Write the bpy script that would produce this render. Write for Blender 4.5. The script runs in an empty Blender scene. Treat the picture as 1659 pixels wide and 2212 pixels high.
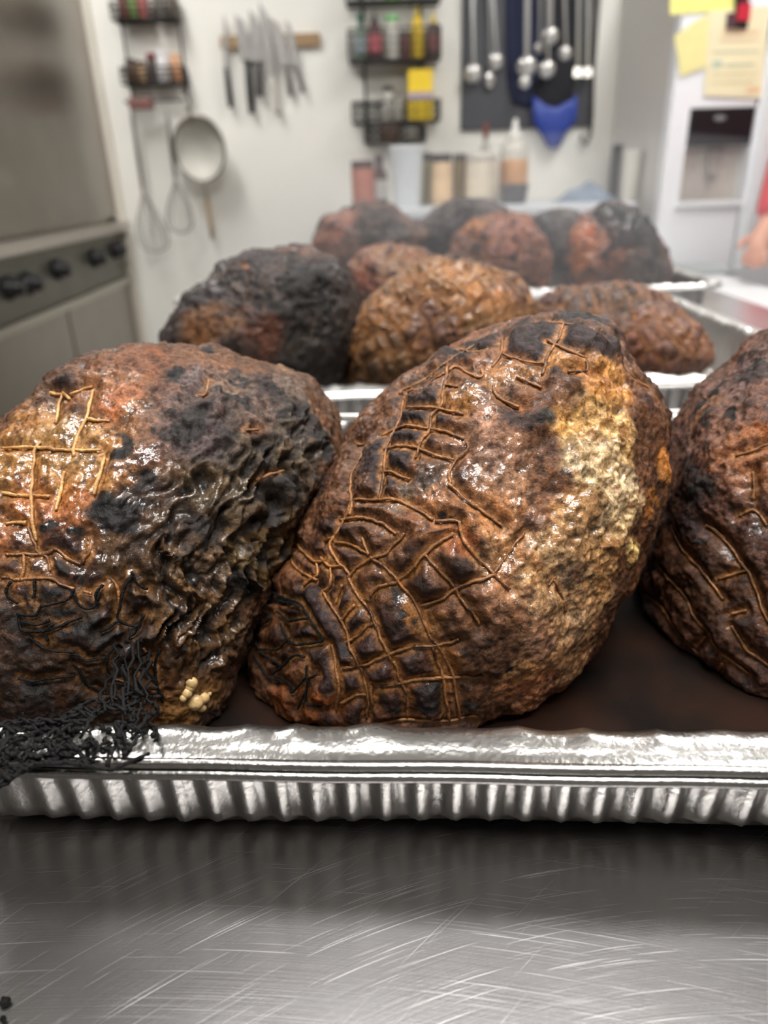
import bpy, bmesh, math, random
import numpy as np
from mathutils import Vector, Matrix
from mathutils.bvhtree import BVHTree
from mathutils.kdtree import KDTree

random.seed(7)
RNG = np.random.default_rng(7)
SC = bpy.context.scene
COL = SC.collection

# ------------------------------------------------------------------ camera
IW, IH = 1659.0, 2212.0
FPX = 1560.0
PITCH = math.radians(25.0)
ROLL = math.radians(1.9)
TABLE_Z = 0.90
CAM = np.array([0.0, 0.0, TABLE_Z + 0.209])
_F = np.array([0, math.cos(PITCH), -math.sin(PITCH)])
_R0 = np.array([1.0, 0, 0]); _U0 = np.array([0, math.sin(PITCH), math.cos(PITCH)])
_R = math.cos(ROLL) * _R0 - math.sin(ROLL) * _U0
_U = math.cos(ROLL) * _U0 + math.sin(ROLL) * _R0

def ray(x, y):
    d = _F + _R * ((x - IW / 2) / FPX) - _U * ((y - IH / 2) / FPX)
    return d / np.linalg.norm(d)
def on_y(x, y, Y):
    d = ray(x, y); return CAM + d * ((Y - CAM[1]) / d[1])
def on_x(x, y, X):
    d = ray(x, y); return CAM + d * ((X - CAM[0]) / d[0])
def on_z(x, y, Z):
    d = ray(x, y); return CAM + d * ((Z - CAM[2]) / d[2])
def project(P):
    v = np.asarray(P) - CAM
    zz = v @ _F
    return IW / 2 + FPX * (v @ _R) / zz, IH / 2 - FPX * (v @ _U) / zz

cam_data = bpy.data.cameras.new('camera')
cam = bpy.data.objects.new('camera', cam_data); COL.objects.link(cam)
cam.matrix_world = Matrix(((_R[0], _U[0], -_F[0], CAM[0]), (_R[1], _U[1], -_F[1], CAM[1]),
                           (_R[2], _U[2], -_F[2], CAM[2]), (0, 0, 0, 1)))
cam_data.sensor_fit = 'VERTICAL'
cam_data.lens = 6.86
cam_data.sensor_height = 6.86 * IH / FPX
cam_data.clip_start = 0.01
cam_data.dof.use_dof = True
cam_data.dof.focus_distance = 0.252
cam_data.dof.aperture_fstop = 2.1
SC.camera = cam

# ------------------------------------------------------------------ world, exposure
w = bpy.data.worlds.new('world'); SC.world = w; w.use_nodes = True
w.node_tree.nodes['Background'].inputs[0].default_value = (0.9, 0.92, 1.0, 1)
w.node_tree.nodes['Background'].inputs[1].default_value = 0.02
SC.view_settings.view_transform = 'Standard'
SC.view_settings.look = 'None'
SC.view_settings.gamma = 1.0
SC.view_settings.use_curve_mapping = False
SC.view_settings.exposure = 0.12
SC.cycles.max_bounces = 7; SC.cycles.diffuse_bounces = 4; SC.cycles.glossy_bounces = 4; SC.cycles.volume_bounces = 0; SC.cycles.transmission_bounces = 2
LIGHT_POWER = 31.5       # emission strength of the ceiling light diffusers

# ------------------------------------------------------------------ small helpers
def s2l(c):
    c = c / 255.0
    return c / 12.92 if c <= 0.04045 else ((c + 0.055) / 1.055) ** 2.4
def rgb(r, g, b):
    return (s2l(r), s2l(g), s2l(b), 1.0)

def hash3(ix, iy, iz, seed):
    h = (ix.astype(np.int64) * 374761393 + iy.astype(np.int64) * 668265263 + iz.astype(np.int64) * 2147483647 + seed * 974711) & 0xFFFFFFFF
    h = ((h ^ (h >> 13)) * 1274126177) & 0xFFFFFFFF
    h = ((h ^ (h >> 16)) * 2246822519) & 0xFFFFFFFF
    return (h & 0xFFFFFF) / float(0xFFFFFF)
def vnoise(P, seed=0):
    P = np.asarray(P, float); i = np.floor(P).astype(np.int64); f = P - i
    u = f * f * f * (f * (f * 6 - 15) + 10)
    out = np.zeros(len(P))
    for dx in (0, 1):
        wx = u[:, 0] if dx else 1 - u[:, 0]
        for dy in (0, 1):
            wy = u[:, 1] if dy else 1 - u[:, 1]
            for dz in (0, 1):
                wz = u[:, 2] if dz else 1 - u[:, 2]
                out += wx * wy * wz * hash3(i[:, 0] + dx, i[:, 1] + dy, i[:, 2] + dz, seed)
    return out * 2 - 1
def fbm(P, octaves=4, seed=0, gain=0.5):
    a, s, t = 1.0, 0.0, 0.0; P = np.asarray(P, float)
    for o in range(octaves):
        s = s + a * vnoise(P, seed + o * 17); t += a; a *= gain; P = P * 2.03 + 11.3
    return s / t * 1.6
def sstep(a, b, x):
    t = np.clip((x - a) / (b - a), 0, 1); return t * t * (3 - 2 * t)

# ------------------------------------------------------------------ materials
MATS = {}
def mat(name, col, rough=0.5, metal=0.0, var=0.12, scale=30.0, bump=0.0, bscale=200.0, spec=0.5, emit=None, trans=0.0, coat=0.0, alpha=1.0):
    if name in MATS: return MATS[name]
    m = bpy.data.materials.new(name); m.use_nodes = True; nt = m.node_tree; b = nt.nodes['Principled BSDF']
    tc = nt.nodes.new('ShaderNodeTexCoord')
    n = nt.nodes.new('ShaderNodeTexNoise'); n.inputs['Scale'].default_value = scale; n.inputs['Detail'].default_value = 4
    nt.links.new(tc.outputs['Object'], n.inputs['Vector'])
    mx = nt.nodes.new('ShaderNodeMix'); mx.data_type = 'RGBA'
    mx.inputs[6].default_value = tuple(max(0, c * (1 - var)) for c in col[:3]) + (1,)
    mx.inputs[7].default_value = tuple(min(1, c * (1 + var)) for c in col[:3]) + (1,)
    nt.links.new(n.outputs['Fac'], mx.inputs[0]); nt.links.new(mx.outputs[2], b.inputs['Base Color'])
    b.inputs['Roughness'].default_value = rough; b.inputs['Metallic'].default_value = metal
    b.inputs['Specular IOR Level'].default_value = spec
    b.inputs['Transmission Weight'].default_value = trans
    b.inputs['Coat Weight'].default_value = coat
    b.inputs['Alpha'].default_value = alpha
    if emit:
        b.inputs['Emission Color'].default_value = emit[:3] + (1,); b.inputs['Emission Strength'].default_value = emit[3]
    if bump:
        n2 = nt.nodes.new('ShaderNodeTexNoise'); n2.inputs['Scale'].default_value = bscale; n2.inputs['Detail'].default_value = 3
        nt.links.new(tc.outputs['Object'], n2.inputs['Vector'])
        bp = nt.nodes.new('ShaderNodeBump'); bp.inputs['Strength'].default_value = bump; bp.inputs['Distance'].default_value = 1.0 / bscale
        nt.links.new(n2.outputs['Fac'], bp.inputs['Height']); nt.links.new(bp.outputs['Normal'], b.inputs['Normal'])
    MATS[name] = m; return m

# ------------------------------------------------------------------ object helpers
ORG = {}
def tag(o, label=None, cat=None, group=None, kind=None):
    if label: o['label'] = label
    if cat: o['category'] = cat
    if group: o['group'] = group
    if kind: o['kind'] = kind
    return o
def empty(name, loc, label=None, cat=None, group=None, kind=None):
    o = bpy.data.objects.new(name, None); COL.objects.link(o); o.location = tuple(loc)
    o.empty_display_size = 0.05
    ORG[o] = np.array(loc, float); return tag(o, label, cat, group, kind)
def link_mesh(name, me, m, parent=None, origin=None):
    o = bpy.data.objects.new(name, me); COL.objects.link(o)
    if m is not None: me.materials.append(m)
    if parent is not None:
        o.parent = parent; ORG[o] = ORG[parent]
    else:
        ORG[o] = np.array(origin if origin is not None else (0, 0, 0), float); o.location = tuple(ORG[o])
    return o

class MB:
    def __init__(s): s.v = []; s.f = []
    def add(s, vs, fs):
        k = len(s.v); s.v += [tuple(map(float, p)) for p in vs]; s.f += [tuple(i + k for i in q) for q in fs]; return s
    def box(s, lo, hi, bev=0.0):
        x0, y0, z0 = lo; x1, y1, z1 = hi
        if bev <= 0:
            return s.add([(x0,y0,z0),(x1,y0,z0),(x1,y1,z0),(x0,y1,z0),(x0,y0,z1),(x1,y0,z1),(x1,y1,z1),(x0,y1,z1)],
                         [(0,3,2,1),(4,5,6,7),(0,1,5,4),(1,2,6,5),(2,3,7,6),(3,0,4,7)])
        bm = bmesh.new(); r = bmesh.ops.create_cube(bm, size=1.0)
        for v in bm.verts: v.co = Vector(((x0+x1)/2 + v.co.x*(x1-x0), (y0+y1)/2 + v.co.y*(y1-y0), (z0+z1)/2 + v.co.z*(z1-z0)))
        bmesh.ops.bevel(bm, geom=bm.edges[:], offset=bev, segments=2, affect='EDGES', profile=0.5)
        bm.verts.index_update()
        s.add([v.co for v in bm.verts], [[v.index for v in f.verts] for f in bm.faces]); bm.free(); return s
    def quadbox(s, p, n, t):
        # a slab: polygon p (3-D points), extruded by thickness t along n
        p = [np.array(q, float) for q in p]; n = np.array(n, float); n /= np.linalg.norm(n); k = len(p)
        vs = p + [q + n * t for q in p]
        fs = [tuple(range(k))[::-1], tuple(range(k, 2 * k))] + [(i, (i + 1) % k, k + (i + 1) % k, k + i) for i in range(k)]
        return s.add(vs, fs)
    def tube(s, pts, r, n=6, closed=False, caps=True):
        pts = [np.array(p, float) for p in pts]; m = len(pts)
        if m < 2: return s
        rs = r if hasattr(r, '__len__') else [r] * m
        vs = []; prev = None
        for i in range(m):
            a = pts[i - 1] if (i > 0 or closed) else pts[0]; b = pts[(i + 1) % m] if (i < m - 1 or closed) else pts[-1]
            t = b - a; L = np.linalg.norm(t); t = t / L if L > 1e-9 else np.array([0, 0, 1.0])
            if prev is None:
                h = np.array([0, 0, 1.0]) if abs(t[2]) < 0.9 else np.array([1.0, 0, 0]); u = np.cross(t, h)
            else:
                u = prev - t * (prev @ t)
            u /= max(np.linalg.norm(u), 1e-9); prev = u; v = np.cross(t, u)
            for k in range(n):
                an = 2 * math.pi * k / n; vs.append(pts[i] + rs[i] * (math.cos(an) * u + math.sin(an) * v))
        fs = []
        for i in range(m if closed else m - 1):
            for k in range(n):
                a = i * n + k; b = i * n + (k + 1) % n; c = ((i + 1) % m) * n + (k + 1) % n; d = ((i + 1) % m) * n + k
                fs.append((a, b, c, d))
        if caps and not closed:
            fs.append(tuple(range(n))[::-1]); fs.append(tuple((m - 1) * n + k for k in range(n)))
        return s.add(vs, fs)
    def lathe(s, prof, c, n=20, axis=(0, 0, 1)):
        ax = np.array(axis, float); ax /= np.linalg.norm(ax); h = np.array([1.0, 0, 0]) if abs(ax[0]) < 0.9 else np.array([0, 1.0, 0])
        u = np.cross(ax, h); u /= np.linalg.norm(u); v = np.cross(ax, u); c = np.array(c, float); vs = []
        for r, z in prof:
            for k in range(n):
                an = 2 * math.pi * k / n; vs.append(c + ax * z + r * (math.cos(an) * u + math.sin(an) * v))
        m = len(prof)
        fs = [(i*n+k, i*n+(k+1) % n, (i+1)*n+(k+1) % n, (i+1)*n+k) for i in range(m-1) for k in range(n)]
        if prof[0][0] > 1e-6: fs.append(tuple(range(n))[::-1])
        if prof[-1][0] > 1e-6: fs.append(tuple((m-1)*n+k for k in range(n)))
        return s.add(vs, fs)
    def ell(s, c, r, n=14, m=9, rot=None):
        vs = []; c = np.array(c, float)
        for i in range(m + 1):
            th = math.pi * i / m
            for k in range(n):
                ph = 2 * math.pi * k / n
                p = np.array([r[0]*math.sin(th)*math.cos(ph), r[1]*math.sin(th)*math.sin(ph), r[2]*math.cos(th)])
                if rot is not None: p = rot @ p
                vs.append(c + p)
        return s.add(vs, [(i*n+k, (i+1)*n+k, (i+1)*n+(k+1) % n, i*n+(k+1) % n) for i in range(m) for k in range(n)])
    def build(s, name, m, parent=None, smooth=False, origin=None, label=None, cat=None, group=None, kind=None):
        if parent is not None: og = ORG[parent]
        elif origin is not None: og = np.array(origin, float)
        else:
            a = np.array(s.v); og = np.array([(a[:,0].min()+a[:,0].max())/2, (a[:,1].min()+a[:,1].max())/2, a[:,2].min()])
        me = bpy.data.meshes.new(name); me.from_pydata([tuple(np.array(p) - og) for p in s.v], [], s.f)
        if smooth: me.polygons.foreach_set('use_smooth', [True] * len(me.polygons))
        me.update()
        return tag(link_mesh(name, me, m, parent, og), label, cat, group, kind)

def struct(o): o['kind'] = 'structure'; return o

# ------------------------------------------------------------------ common materials
M_wall = mat('painted_wall', rgb(234, 232, 224), 0.55, var=0.03, scale=6, bump=0.05, bscale=120)
M_ceil = mat('ceiling_paint', rgb(225, 224, 220), 0.8, var=0.03)
M_floor = mat('floor_tile', rgb(104, 92, 84), 0.5, var=0.15, scale=8)
M_steel = mat('brushed_steel', rgb(168, 164, 158), 0.32, 1.0, var=0.08, scale=12)
M_dsteel = mat('worn_oven_steel', rgb(150, 144, 136), 0.28, 1.0, var=0.15, scale=6)
M_chrome = mat('polished_steel', rgb(222, 220, 216), 0.2, 0.7, var=0.03)
M_black = mat('black_wire_coat', rgb(38, 37, 36), 0.45, var=0.1)
M_blackp = mat('black_plastic', rgb(30, 30, 31), 0.4, var=0.1)
M_white = mat('white_enamel', rgb(232, 234, 236), 0.3, var=0.02)
def cord_material(name, dark, light):
    m = bpy.data.materials.new(name); m.use_nodes = True; nt = m.node_tree; b = nt.nodes['Principled BSDF']
    tc = nt.nodes.new('ShaderNodeTexCoord'); n = nt.nodes.new('ShaderNodeTexNoise'); n.inputs['Scale'].default_value = 110; n.inputs['Detail'].default_value = 5; n.inputs['Roughness'].default_value = .7
    nt.links.new(tc.outputs['Object'], n.inputs['Vector'])
    r = nt.nodes.new('ShaderNodeValToRGB'); r.color_ramp.elements[0].color = dark; r.color_ramp.elements[0].position = .36; r.color_ramp.elements[1].color = light; r.color_ramp.elements[1].position = .62
    nt.links.new(n.outputs['Fac'], r.inputs[0]); nt.links.new(r.outputs[0], b.inputs['Base Color']); b.inputs['Roughness'].default_value = .42
    n2 = nt.nodes.new('ShaderNodeTexNoise'); n2.inputs['Scale'].default_value = 1400; nt.links.new(tc.outputs['Object'], n2.inputs['Vector'])
    bp = nt.nodes.new('ShaderNodeBump'); bp.inputs['Strength'].default_value = .7; bp.inputs['Distance'].default_value = .0006
    nt.links.new(n2.outputs['Fac'], bp.inputs['Height']); nt.links.new(bp.outputs['Normal'], b.inputs['Normal'])
    return m
M_cord = cord_material('net_cord', rgb(62, 36, 22), rgb(172, 118, 70))
M_cordg = cord_material('net_cord_golden', rgb(150, 100, 54), rgb(226, 178, 112))
M_burnt = mat('burnt_net_cord', rgb(15, 14, 14), 0.7, var=0.4, scale=400, bump=0.8, bscale=1200, spec=0.22)

# ------------------------------------------------------------------ room shell
WY = 3.42; WX0, WX1 = -2.3, 2.7; WY0 = -2.2; CZ = 2.72
struct(MB().box((WX0-.1, WY, 0), (WX1+.1, WY+.1, CZ)).build('wall_back', M_wall))
M_tile = mat('grey_tile_wall', rgb(150, 148, 144), 0.5, var=0.08, scale=5)
struct(MB().box((WX0-.1, WY0-.1, 0), (WX1+.1, WY0, CZ)).build('wall_front', M_tile))
struct(MB().box((WX0-.1, WY0, 0), (WX0, WY, CZ)).build('wall_left', M_tile))
struct(MB().box((WX1, WY0, 0), (WX1+.1, WY, CZ)).build('wall_right', M_tile))
struct(MB().box((WX0-.1, WY0-.1, -.1), (WX1+.1, WY+.1, 0)).build('floor', M_floor))
struct(MB().box((WX0-.1, WY0-.1, CZ), (WX1+.1, WY+.1, CZ+.1)).build('ceiling', M_ceil))

# ceiling lights
M_diff = mat('light_diffuser', (1, 1, 1, 1), 0.6, var=0.0, emit=(1.0, 0.985, 0.965, LIGHT_POWER))
def ceiling_light(cx, cy, wx, wy, label):
    t = empty('ceiling_light', (cx, cy, CZ), label, 'ceiling light', 'long ceiling light panels')
    f = MB(); fr = 0.03; z0, z1 = CZ - .05, CZ
    f.box((cx-wx/2-fr, cy-wy/2-fr, z0), (cx-wx/2, cy+wy/2+fr, z1)).box((cx+wx/2, cy-wy/2-fr, z0), (cx+wx/2+fr, cy+wy/2+fr, z1))
    f.box((cx-wx/2, cy-wy/2-fr, z0), (cx+wx/2, cy-wy/2, z1)).box((cx-wx/2, cy+wy/2, z0), (cx+wx/2, cy+wy/2+fr, z1))
    f.build('light_frame', M_white, t)
    MB().box((cx-wx/2, cy-wy/2, CZ-.04), (cx+wx/2, cy+wy/2, CZ-.03)).build('diffuser', M_diff, t)
ceiling_light(0.25, -0.40, 1.2, 0.26, 'ceiling light panel behind the viewer')
ceiling_light(0.15, 0.30, 1.2, 0.26, 'ceiling light panel right above the nearest pan')
ceiling_light(-1.0, 2.2, 0.26, 1.2, 'ceiling light panel over the left aisle, by the back wall')
ceiling_light(1.15, 1.95, 0.26, 1.2, 'ceiling light panel in front of the refrigerator')

# ------------------------------------------------------------------ prep table
def table_material():
    m = bpy.data.materials.new('scratched_table_steel'); m.use_nodes = True; nt = m.node_tree; N = nt.nodes; L = nt.links
    b = N['Principled BSDF']; b.inputs['Metallic'].default_value = 1.0
    tc = N.new('ShaderNodeNewGeometry'); sp = N.new('ShaderNodeSeparateXYZ'); L.new(tc.outputs['Position'], sp.inputs[0])
    def mth(op, a, bb=None):
        n = N.new('ShaderNodeMath'); n.operation = op
        for i, q in enumerate((a, bb)):
            if q is None: continue
            if isinstance(q, (int, float)): n.inputs[i].default_value = q
            else: L.new(q, n.inputs[i])
        return n.outputs[0]
    X, Y = sp.outputs[0], sp.outputs[1]
    def arcs(cx, cy, kr, kt, thr, seed):
        dx = mth('SUBTRACT', X, cx); dy = mth('SUBTRACT', Y, cy)
        r = mth('SQRT', mth('ADD', mth('MULTIPLY', dx, dx), mth('MULTIPLY', dy, dy))); th = mth('ARCTAN2', dy, dx)
        cb = N.new('ShaderNodeCombineXYZ'); L.new(mth('MULTIPLY', r, kr), cb.inputs[0]); L.new(mth('MULTIPLY', th, kt), cb.inputs[1]); cb.inputs[2].default_value = seed
        n = N.new('ShaderNodeTexNoise'); n.inputs['Scale'].default_value = 1.0; n.inputs['Detail'].default_value = 2.0
        L.new(cb.outputs[0], n.inputs['Vector'])
        rp = N.new('ShaderNodeMapRange'); rp.inputs['From Min'].default_value = thr; rp.inputs['From Max'].default_value = thr + 0.07
        L.new(n.outputs['Fac'], rp.inputs['Value']); return n.outputs['Fac'], rp.outputs['Result']
    g1, a1 = arcs(0.09, -0.12, 3200, 5, 0.655, 1.0)
    g2, a2 = arcs(-0.10, -0.60, 2900, 9, 0.68, 5.0)
    g3, a3 = arcs(0.6, -0.5, 2500, 8, 0.695, 9.0)
    sc = mth('MAXIMUM', mth('MAXIMUM', a1, a2), a3)
    fine = mth('ADD', g1, g2)
    big = N.new('ShaderNodeTexNoise'); big.inputs['Scale'].default_value = 9; big.inputs['Detail'].default_value = 5; L.new(tc.outputs['Position'], big.inputs['Vector'])
    rg = N.new('ShaderNodeMapRange'); rg.inputs['To Min'].default_value = 0.20; rg.inputs['To Max'].default_value = 0.30
    b.inputs['Anisotropic'].default_value = 0.46
    tg = N.new('ShaderNodeCombineXYZ'); tg.inputs[1].default_value = 1.0; L.new(tg.outputs[0], b.inputs['Tangent']); L.new(big.outputs['Fac'], rg.inputs['Value'])
    L.new(mth('ADD', rg.outputs['Result'], mth('MULTIPLY', sc, 0.12)), b.inputs['Roughness'])
    mx = N.new('ShaderNodeMix'); mx.data_type = 'RGBA'; mx.inputs[6].default_value = rgb(184, 182, 182); mx.inputs[7].default_value = rgb(212, 210, 207)
    L.new(sc, mx.inputs[0]); L.new(mx.outputs[2], b.inputs['Base Color'])
    hb = mth('ADD', mth('MULTIPLY', fine, 0.6), mth('MULTIPLY', sc, -0.5))
    bp = N.new('ShaderNodeBump'); bp.inputs['Strength'].default_value = 0.11; bp.inputs['Distance'].default_value = 0.0006
    L.new(hb, bp.inputs['Height']); L.new(bp.outputs['Normal'], b.inputs['Normal'])
    return m
M_table = table_material()
TX0, TX1, TY0, TY1 = -0.26, 0.625, -0.30, 1.80
t = empty('prep_table', ((TX0+TX1)/2, (TY0+TY1)/2, 0), 'long scratched stainless steel prep table carrying the foil pans', 'table')
MB().box((TX0, TY0, TABLE_Z-.035), (TX1, TY1, TABLE_Z), 0.006).build('tabletop', M_table, t)
for sx in (TX0+.05, TX1-.05):
    for sy in (TY0+.06, TY1-.06):
        lg = MB().lathe([(.02, .03), (.02, TABLE_Z-.035)], (sx, sy, 0), 12).build('leg', M_steel, t, True)
        MB().lathe([(.014, 0), (.026, .004), (.024, .03), (.014, .034)], (sx, sy, 0), 12).build('foot', M_blackp, lg, True)
MB().box((TX0+.06, TY0+.07, .26), (TX1-.06, TY1-.07, .28)).build('undershelf', M_steel, t)

# ------------------------------------------------------------------ foil pans
M_foilf = mat('lit_aluminium_rim', rgb(232, 231, 228), 0.34, 1.0, var=0.04, scale=40, bump=0.12, bscale=500)  # same aluminium as the near rim; light caught by far rims put into colour
M_foil = mat('aluminium_foil', rgb(200, 197, 193), 0.3, 1.0, var=0.05, scale=25, bump=0.12, bscale=350)
M_foilr = mat('aluminium_rim', rgb(176, 174, 170), 0.25, 1.0, var=0.04, scale=40, bump=0.12, bscale=500)
def rrect(W, D, R, n):
    # evenly spaced points of a rounded rectangle with the corner (0,0) at its front left; returns points, outward normals, arc length, corner weight
    segs = [((R, 0), (W-R, 0)), None, ((W, R), (W, D-R)), None, ((W-R, D), (R, D)), None, ((0, D-R), (0, R)), None]
    cen = [(W-R, R), (W-R, D-R), (R, D-R), (R, R)]; a0 = [-90, 0, 90, 180]
    total = 2*(W-2*R) + 2*(D-2*R) + 2*math.pi*R; pts = []
    for i in range(n):
        s = total * i / n; ss = s; k = 0
        while True:
            L_ = (W-2*R) if k in (0, 4) else (D-2*R) if k in (2, 6) else math.pi*R/2
            if ss <= L_ or k == 7: break
            ss -= L_; k += 1
        if segs[k]:
            p, q = np.array(segs[k][0]), np.array(segs[k][1]); tt = ss / L_; pos = p + (q-p)*tt
            nr = {0: (0, -1), 2: (1, 0), 4: (0, 1), 6: (-1, 0)}[k]; pts.append((pos[0], pos[1], nr[0], nr[1], s, 0.0, min(ss, L_-ss)))
        else:
            c = cen[k//2]; an = math.radians(a0[k//2] + 90*ss/(math.pi*R/2))
            pts.append((c[0]+R*math.cos(an), c[1]+R*math.sin(an), math.cos(an), math.sin(an), s, 1.0, 0))
    return np.array(pts), total

def foil_pan(origin, yaw, W, D, H, label, n=420, seed=1, rib=0.0118, lift=None, z0=None, crumple=1.0):
    """origin: world xy of the outer front left corner of the rim"""
    z0 = TABLE_Z + 0.0012 if z0 is None else z0
    ca, sa = math.cos(yaw), math.sin(yaw)
    def Wd(x, y, z):
        zz = z0 + z
        return (origin[0] + ca*x - sa*y, origin[1] + sa*x + ca*y, zz)
    P, tot = rrect(W, D, 0.045, n)
    nrib = round(tot / rib)
    prof = [(0.0030, H-.0006, 'f'), (.0055, H-.0012, 'f'), (.0085, H-.0002, 'f'), (.0125, H+.0004, 'f'), (.0165, H+.0002, 'f'), (.0190, H-.0010, 'f'),
            (.0200, H-.0035, 'w'), (.0208, H-.010, 'w'), (.0219, H*.66, 'w'), (.0234, H*.42, 'w'), (.0248, H*.2, 'w'), (.0262, .005, 'w'), (.0290, .0010, 'b'), (.038, .0, 'b'), (.06, 0.0006, 'b')]
    ph = P[:, 4] / tot * nrib * 2 * math.pi
    ribw = np.cos(ph)
    straight = sstep(0.0, 0.03, P[:, 6]) * (1 - P[:, 5])
    cx, cy = P[:, 4] / 0.014, P[:, 4] / 0.03
    rings = []
    zr = np.zeros(len(P))
    for j, (ins, z, kind) in enumerate(prof):
        q = np.stack([P[:, 4] / 0.011, np.full(len(P), ins / 0.006), np.full(len(P), seed * 3.7)], 1)
        nz = vnoise(q, seed); n2 = vnoise(q * 0.37 + 5, seed + 3)
        off = np.zeros(len(P)); dz = np.zeros(len(P))
        if kind == 'f':
            dz = crumple * (0.0006 * np.abs(nz) * 1.5 + 0.0005 * n2) * sstep(.004, .009, ins)
            sc = np.abs(np.sin(ph / 4 + 2.2 * n2))
            if ins > .011: dz = dz + crumple * 0.0006 * (1 - sc) - 0.0008 * sc * (ins > .018)
        elif kind == 'w':
            amp = 0.0016 * min(1, (H - z) / 0.008)
            off = amp * ribw * (0.25 + 0.75 * straight) * (z > .003)
            off = off + 0.0012 * n2 + P[:, 5] * 0.0022 * nz
        else:
            dz = 0.0004 * np.abs(nz)
        ring = []
        for i in range(len(P)):
            x = P[i, 0] - P[i, 2] * (ins + off[i]); y = P[i, 1] - P[i, 3] * (ins + off[i])
            zz = z + dz[i]
            if lift is not None: zz += lift(x, y) * (1 - 0.75 * z / H)
            ring.append(Wd(x, y, zz))
        rings.append(ring)
    root = empty('foil_pan', Wd(W/2, D/2, 0), label, 'foil pan', 'foil pans on the prep table')
    m = len(P)
    flange = MB(); flange.add([p for r in rings[:6] for p in r], [(j*m+i, j*m+(i+1) % m, (j+1)*m+(i+1) % m, (j+1)*m+i) for j in range(5) for i in range(m)])
    body = MB(); wr = rings[5:]
    fs = [(j*m+i, j*m+(i+1) % m, (j+1)*m+(i+1) % m, (j+1)*m+i) for j in range(len(wr)-1) for i in range(m)]
    body.add([p for r in wr for p in r], fs + [tuple((len(wr)-1)*m + i for i in range(m))])
    body.build('pan_body', M_foil, root, True)
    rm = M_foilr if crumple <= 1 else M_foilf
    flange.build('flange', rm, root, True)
    b1, b2 = [], []
    for i in range(m):
        zz = H + .0002 * math.sin(P[i, 4] * 90) + (lift(P[i, 0], P[i, 1]) * .25 if lift else 0)
        b1.append(Wd(P[i, 0] - P[i, 2]*.0024, P[i, 1] - P[i, 3]*.0024, zz - .0010)); b2.append(Wd(P[i, 0] - P[i, 2]*.0008, P[i, 1] - P[i, 3]*.0008, zz - .0036))
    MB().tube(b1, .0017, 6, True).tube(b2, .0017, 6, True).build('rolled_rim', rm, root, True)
    return root, Wd

RIM_H = 0.054
zr = TABLE_Z + RIM_H
fl = on_z(340, 1664, zr); fr_ = on_z(1640, 1688, zr); bk = on_z(760, 896, zr); lc = on_z(-470, 1640, zr)
yaw1 = math.atan2(fr_[1]-fl[1], fr_[0]-fl[0])
ux = np.array([math.cos(yaw1), math.sin(yaw1)]); uy = np.array([-ux[1], ux[0]])
sx = (lc[:2]-fl[:2]) @ ux
P1O = fl[:2] + ux * sx
P1D = (bk[:2] - P1O) @ uy
P1W = 0.53
print('pan1', P1O, math.degrees(yaw1), P1D)
pan1, PW1 = foil_pan(P1O, yaw1, P1W, P1D, RIM_H, 'crumpled foil pan nearest the viewer, ribbed front wall in full view', n=760, seed=2,
                     lift=lambda x, y: 0.0030 * float(sstep(.12, .22, x)) * float(1 - sstep(.02, .2, y)))
# pans further back
y2 = on_z(760, 852, zr)[1]
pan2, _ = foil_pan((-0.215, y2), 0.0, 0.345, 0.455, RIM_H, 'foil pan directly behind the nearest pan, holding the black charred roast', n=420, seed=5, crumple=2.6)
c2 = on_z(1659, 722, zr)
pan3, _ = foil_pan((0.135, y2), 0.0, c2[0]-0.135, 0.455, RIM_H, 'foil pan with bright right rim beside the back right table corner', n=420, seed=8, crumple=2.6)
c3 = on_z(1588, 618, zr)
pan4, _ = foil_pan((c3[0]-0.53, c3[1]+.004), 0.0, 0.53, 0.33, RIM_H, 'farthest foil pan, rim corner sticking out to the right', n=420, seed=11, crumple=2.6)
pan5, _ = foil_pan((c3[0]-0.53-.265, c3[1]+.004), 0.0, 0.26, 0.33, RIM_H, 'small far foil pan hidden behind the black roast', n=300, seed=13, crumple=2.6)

# pan drippings
def juice_material():
    m = bpy.data.materials.new('pan_drippings'); m.use_nodes = True; nt = m.node_tree; b = nt.nodes['Principled BSDF']
    g = nt.nodes.new('ShaderNodeNewGeometry'); n = nt.nodes.new('ShaderNodeTexNoise'); n.inputs['Scale'].default_value = 28; n.inputs['Detail'].default_value = 6
    nt.links.new(g.outputs['Position'], n.inputs['Vector'])
    r = nt.nodes.new('ShaderNodeValToRGB'); r.color_ramp.elements[0].color = rgb(9, 5, 3); r.color_ramp.elements[0].position = .38
    r.color_ramp.elements[1].color = rgb(36, 18, 8); r.color_ramp.elements[1].position = .68
    nt.links.new(n.outputs['Fac'], r.inputs[0]); nt.links.new(r.outputs[0], b.inputs['Base Color'])
    b.inputs['Roughness'].default_value = .75; b.inputs['Specular IOR Level'].default_value = .15
    bp = nt.nodes.new('ShaderNodeBump'); bp.inputs['Strength'].default_value = .5; bp.inputs['Distance'].default_value = .003
    nt.links.new(n.outputs['Fac'], bp.inputs['Height']); nt.links.new(bp.outputs['Normal'], b.inputs['Normal'])
    return m
M_juice = juice_material()
def juice(Wd, W, D, label):
    P, tot = rrect(W-.064, D-.064, .02, 120); bm = MB()
    vs = [Wd(p[0]+.032, p[1]+.032, .0045 + .0006*math.sin(p[4]*60)) for p in P]; lo = [(a, b, c-.002) for a, b, c in vs]; k = len(vs)
    bm.add(vs + lo, [tuple(range(k))] + [(i, k+i, k+(i+1) % k, (i+1) % k) for i in range(k)])
    bm.build('meat_juice', M_juice, None, False, label=label, cat='meat juice')
juice(PW1, P1W, P1D, 'dark brown meat juice pooled in the nearest foil pan')

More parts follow.
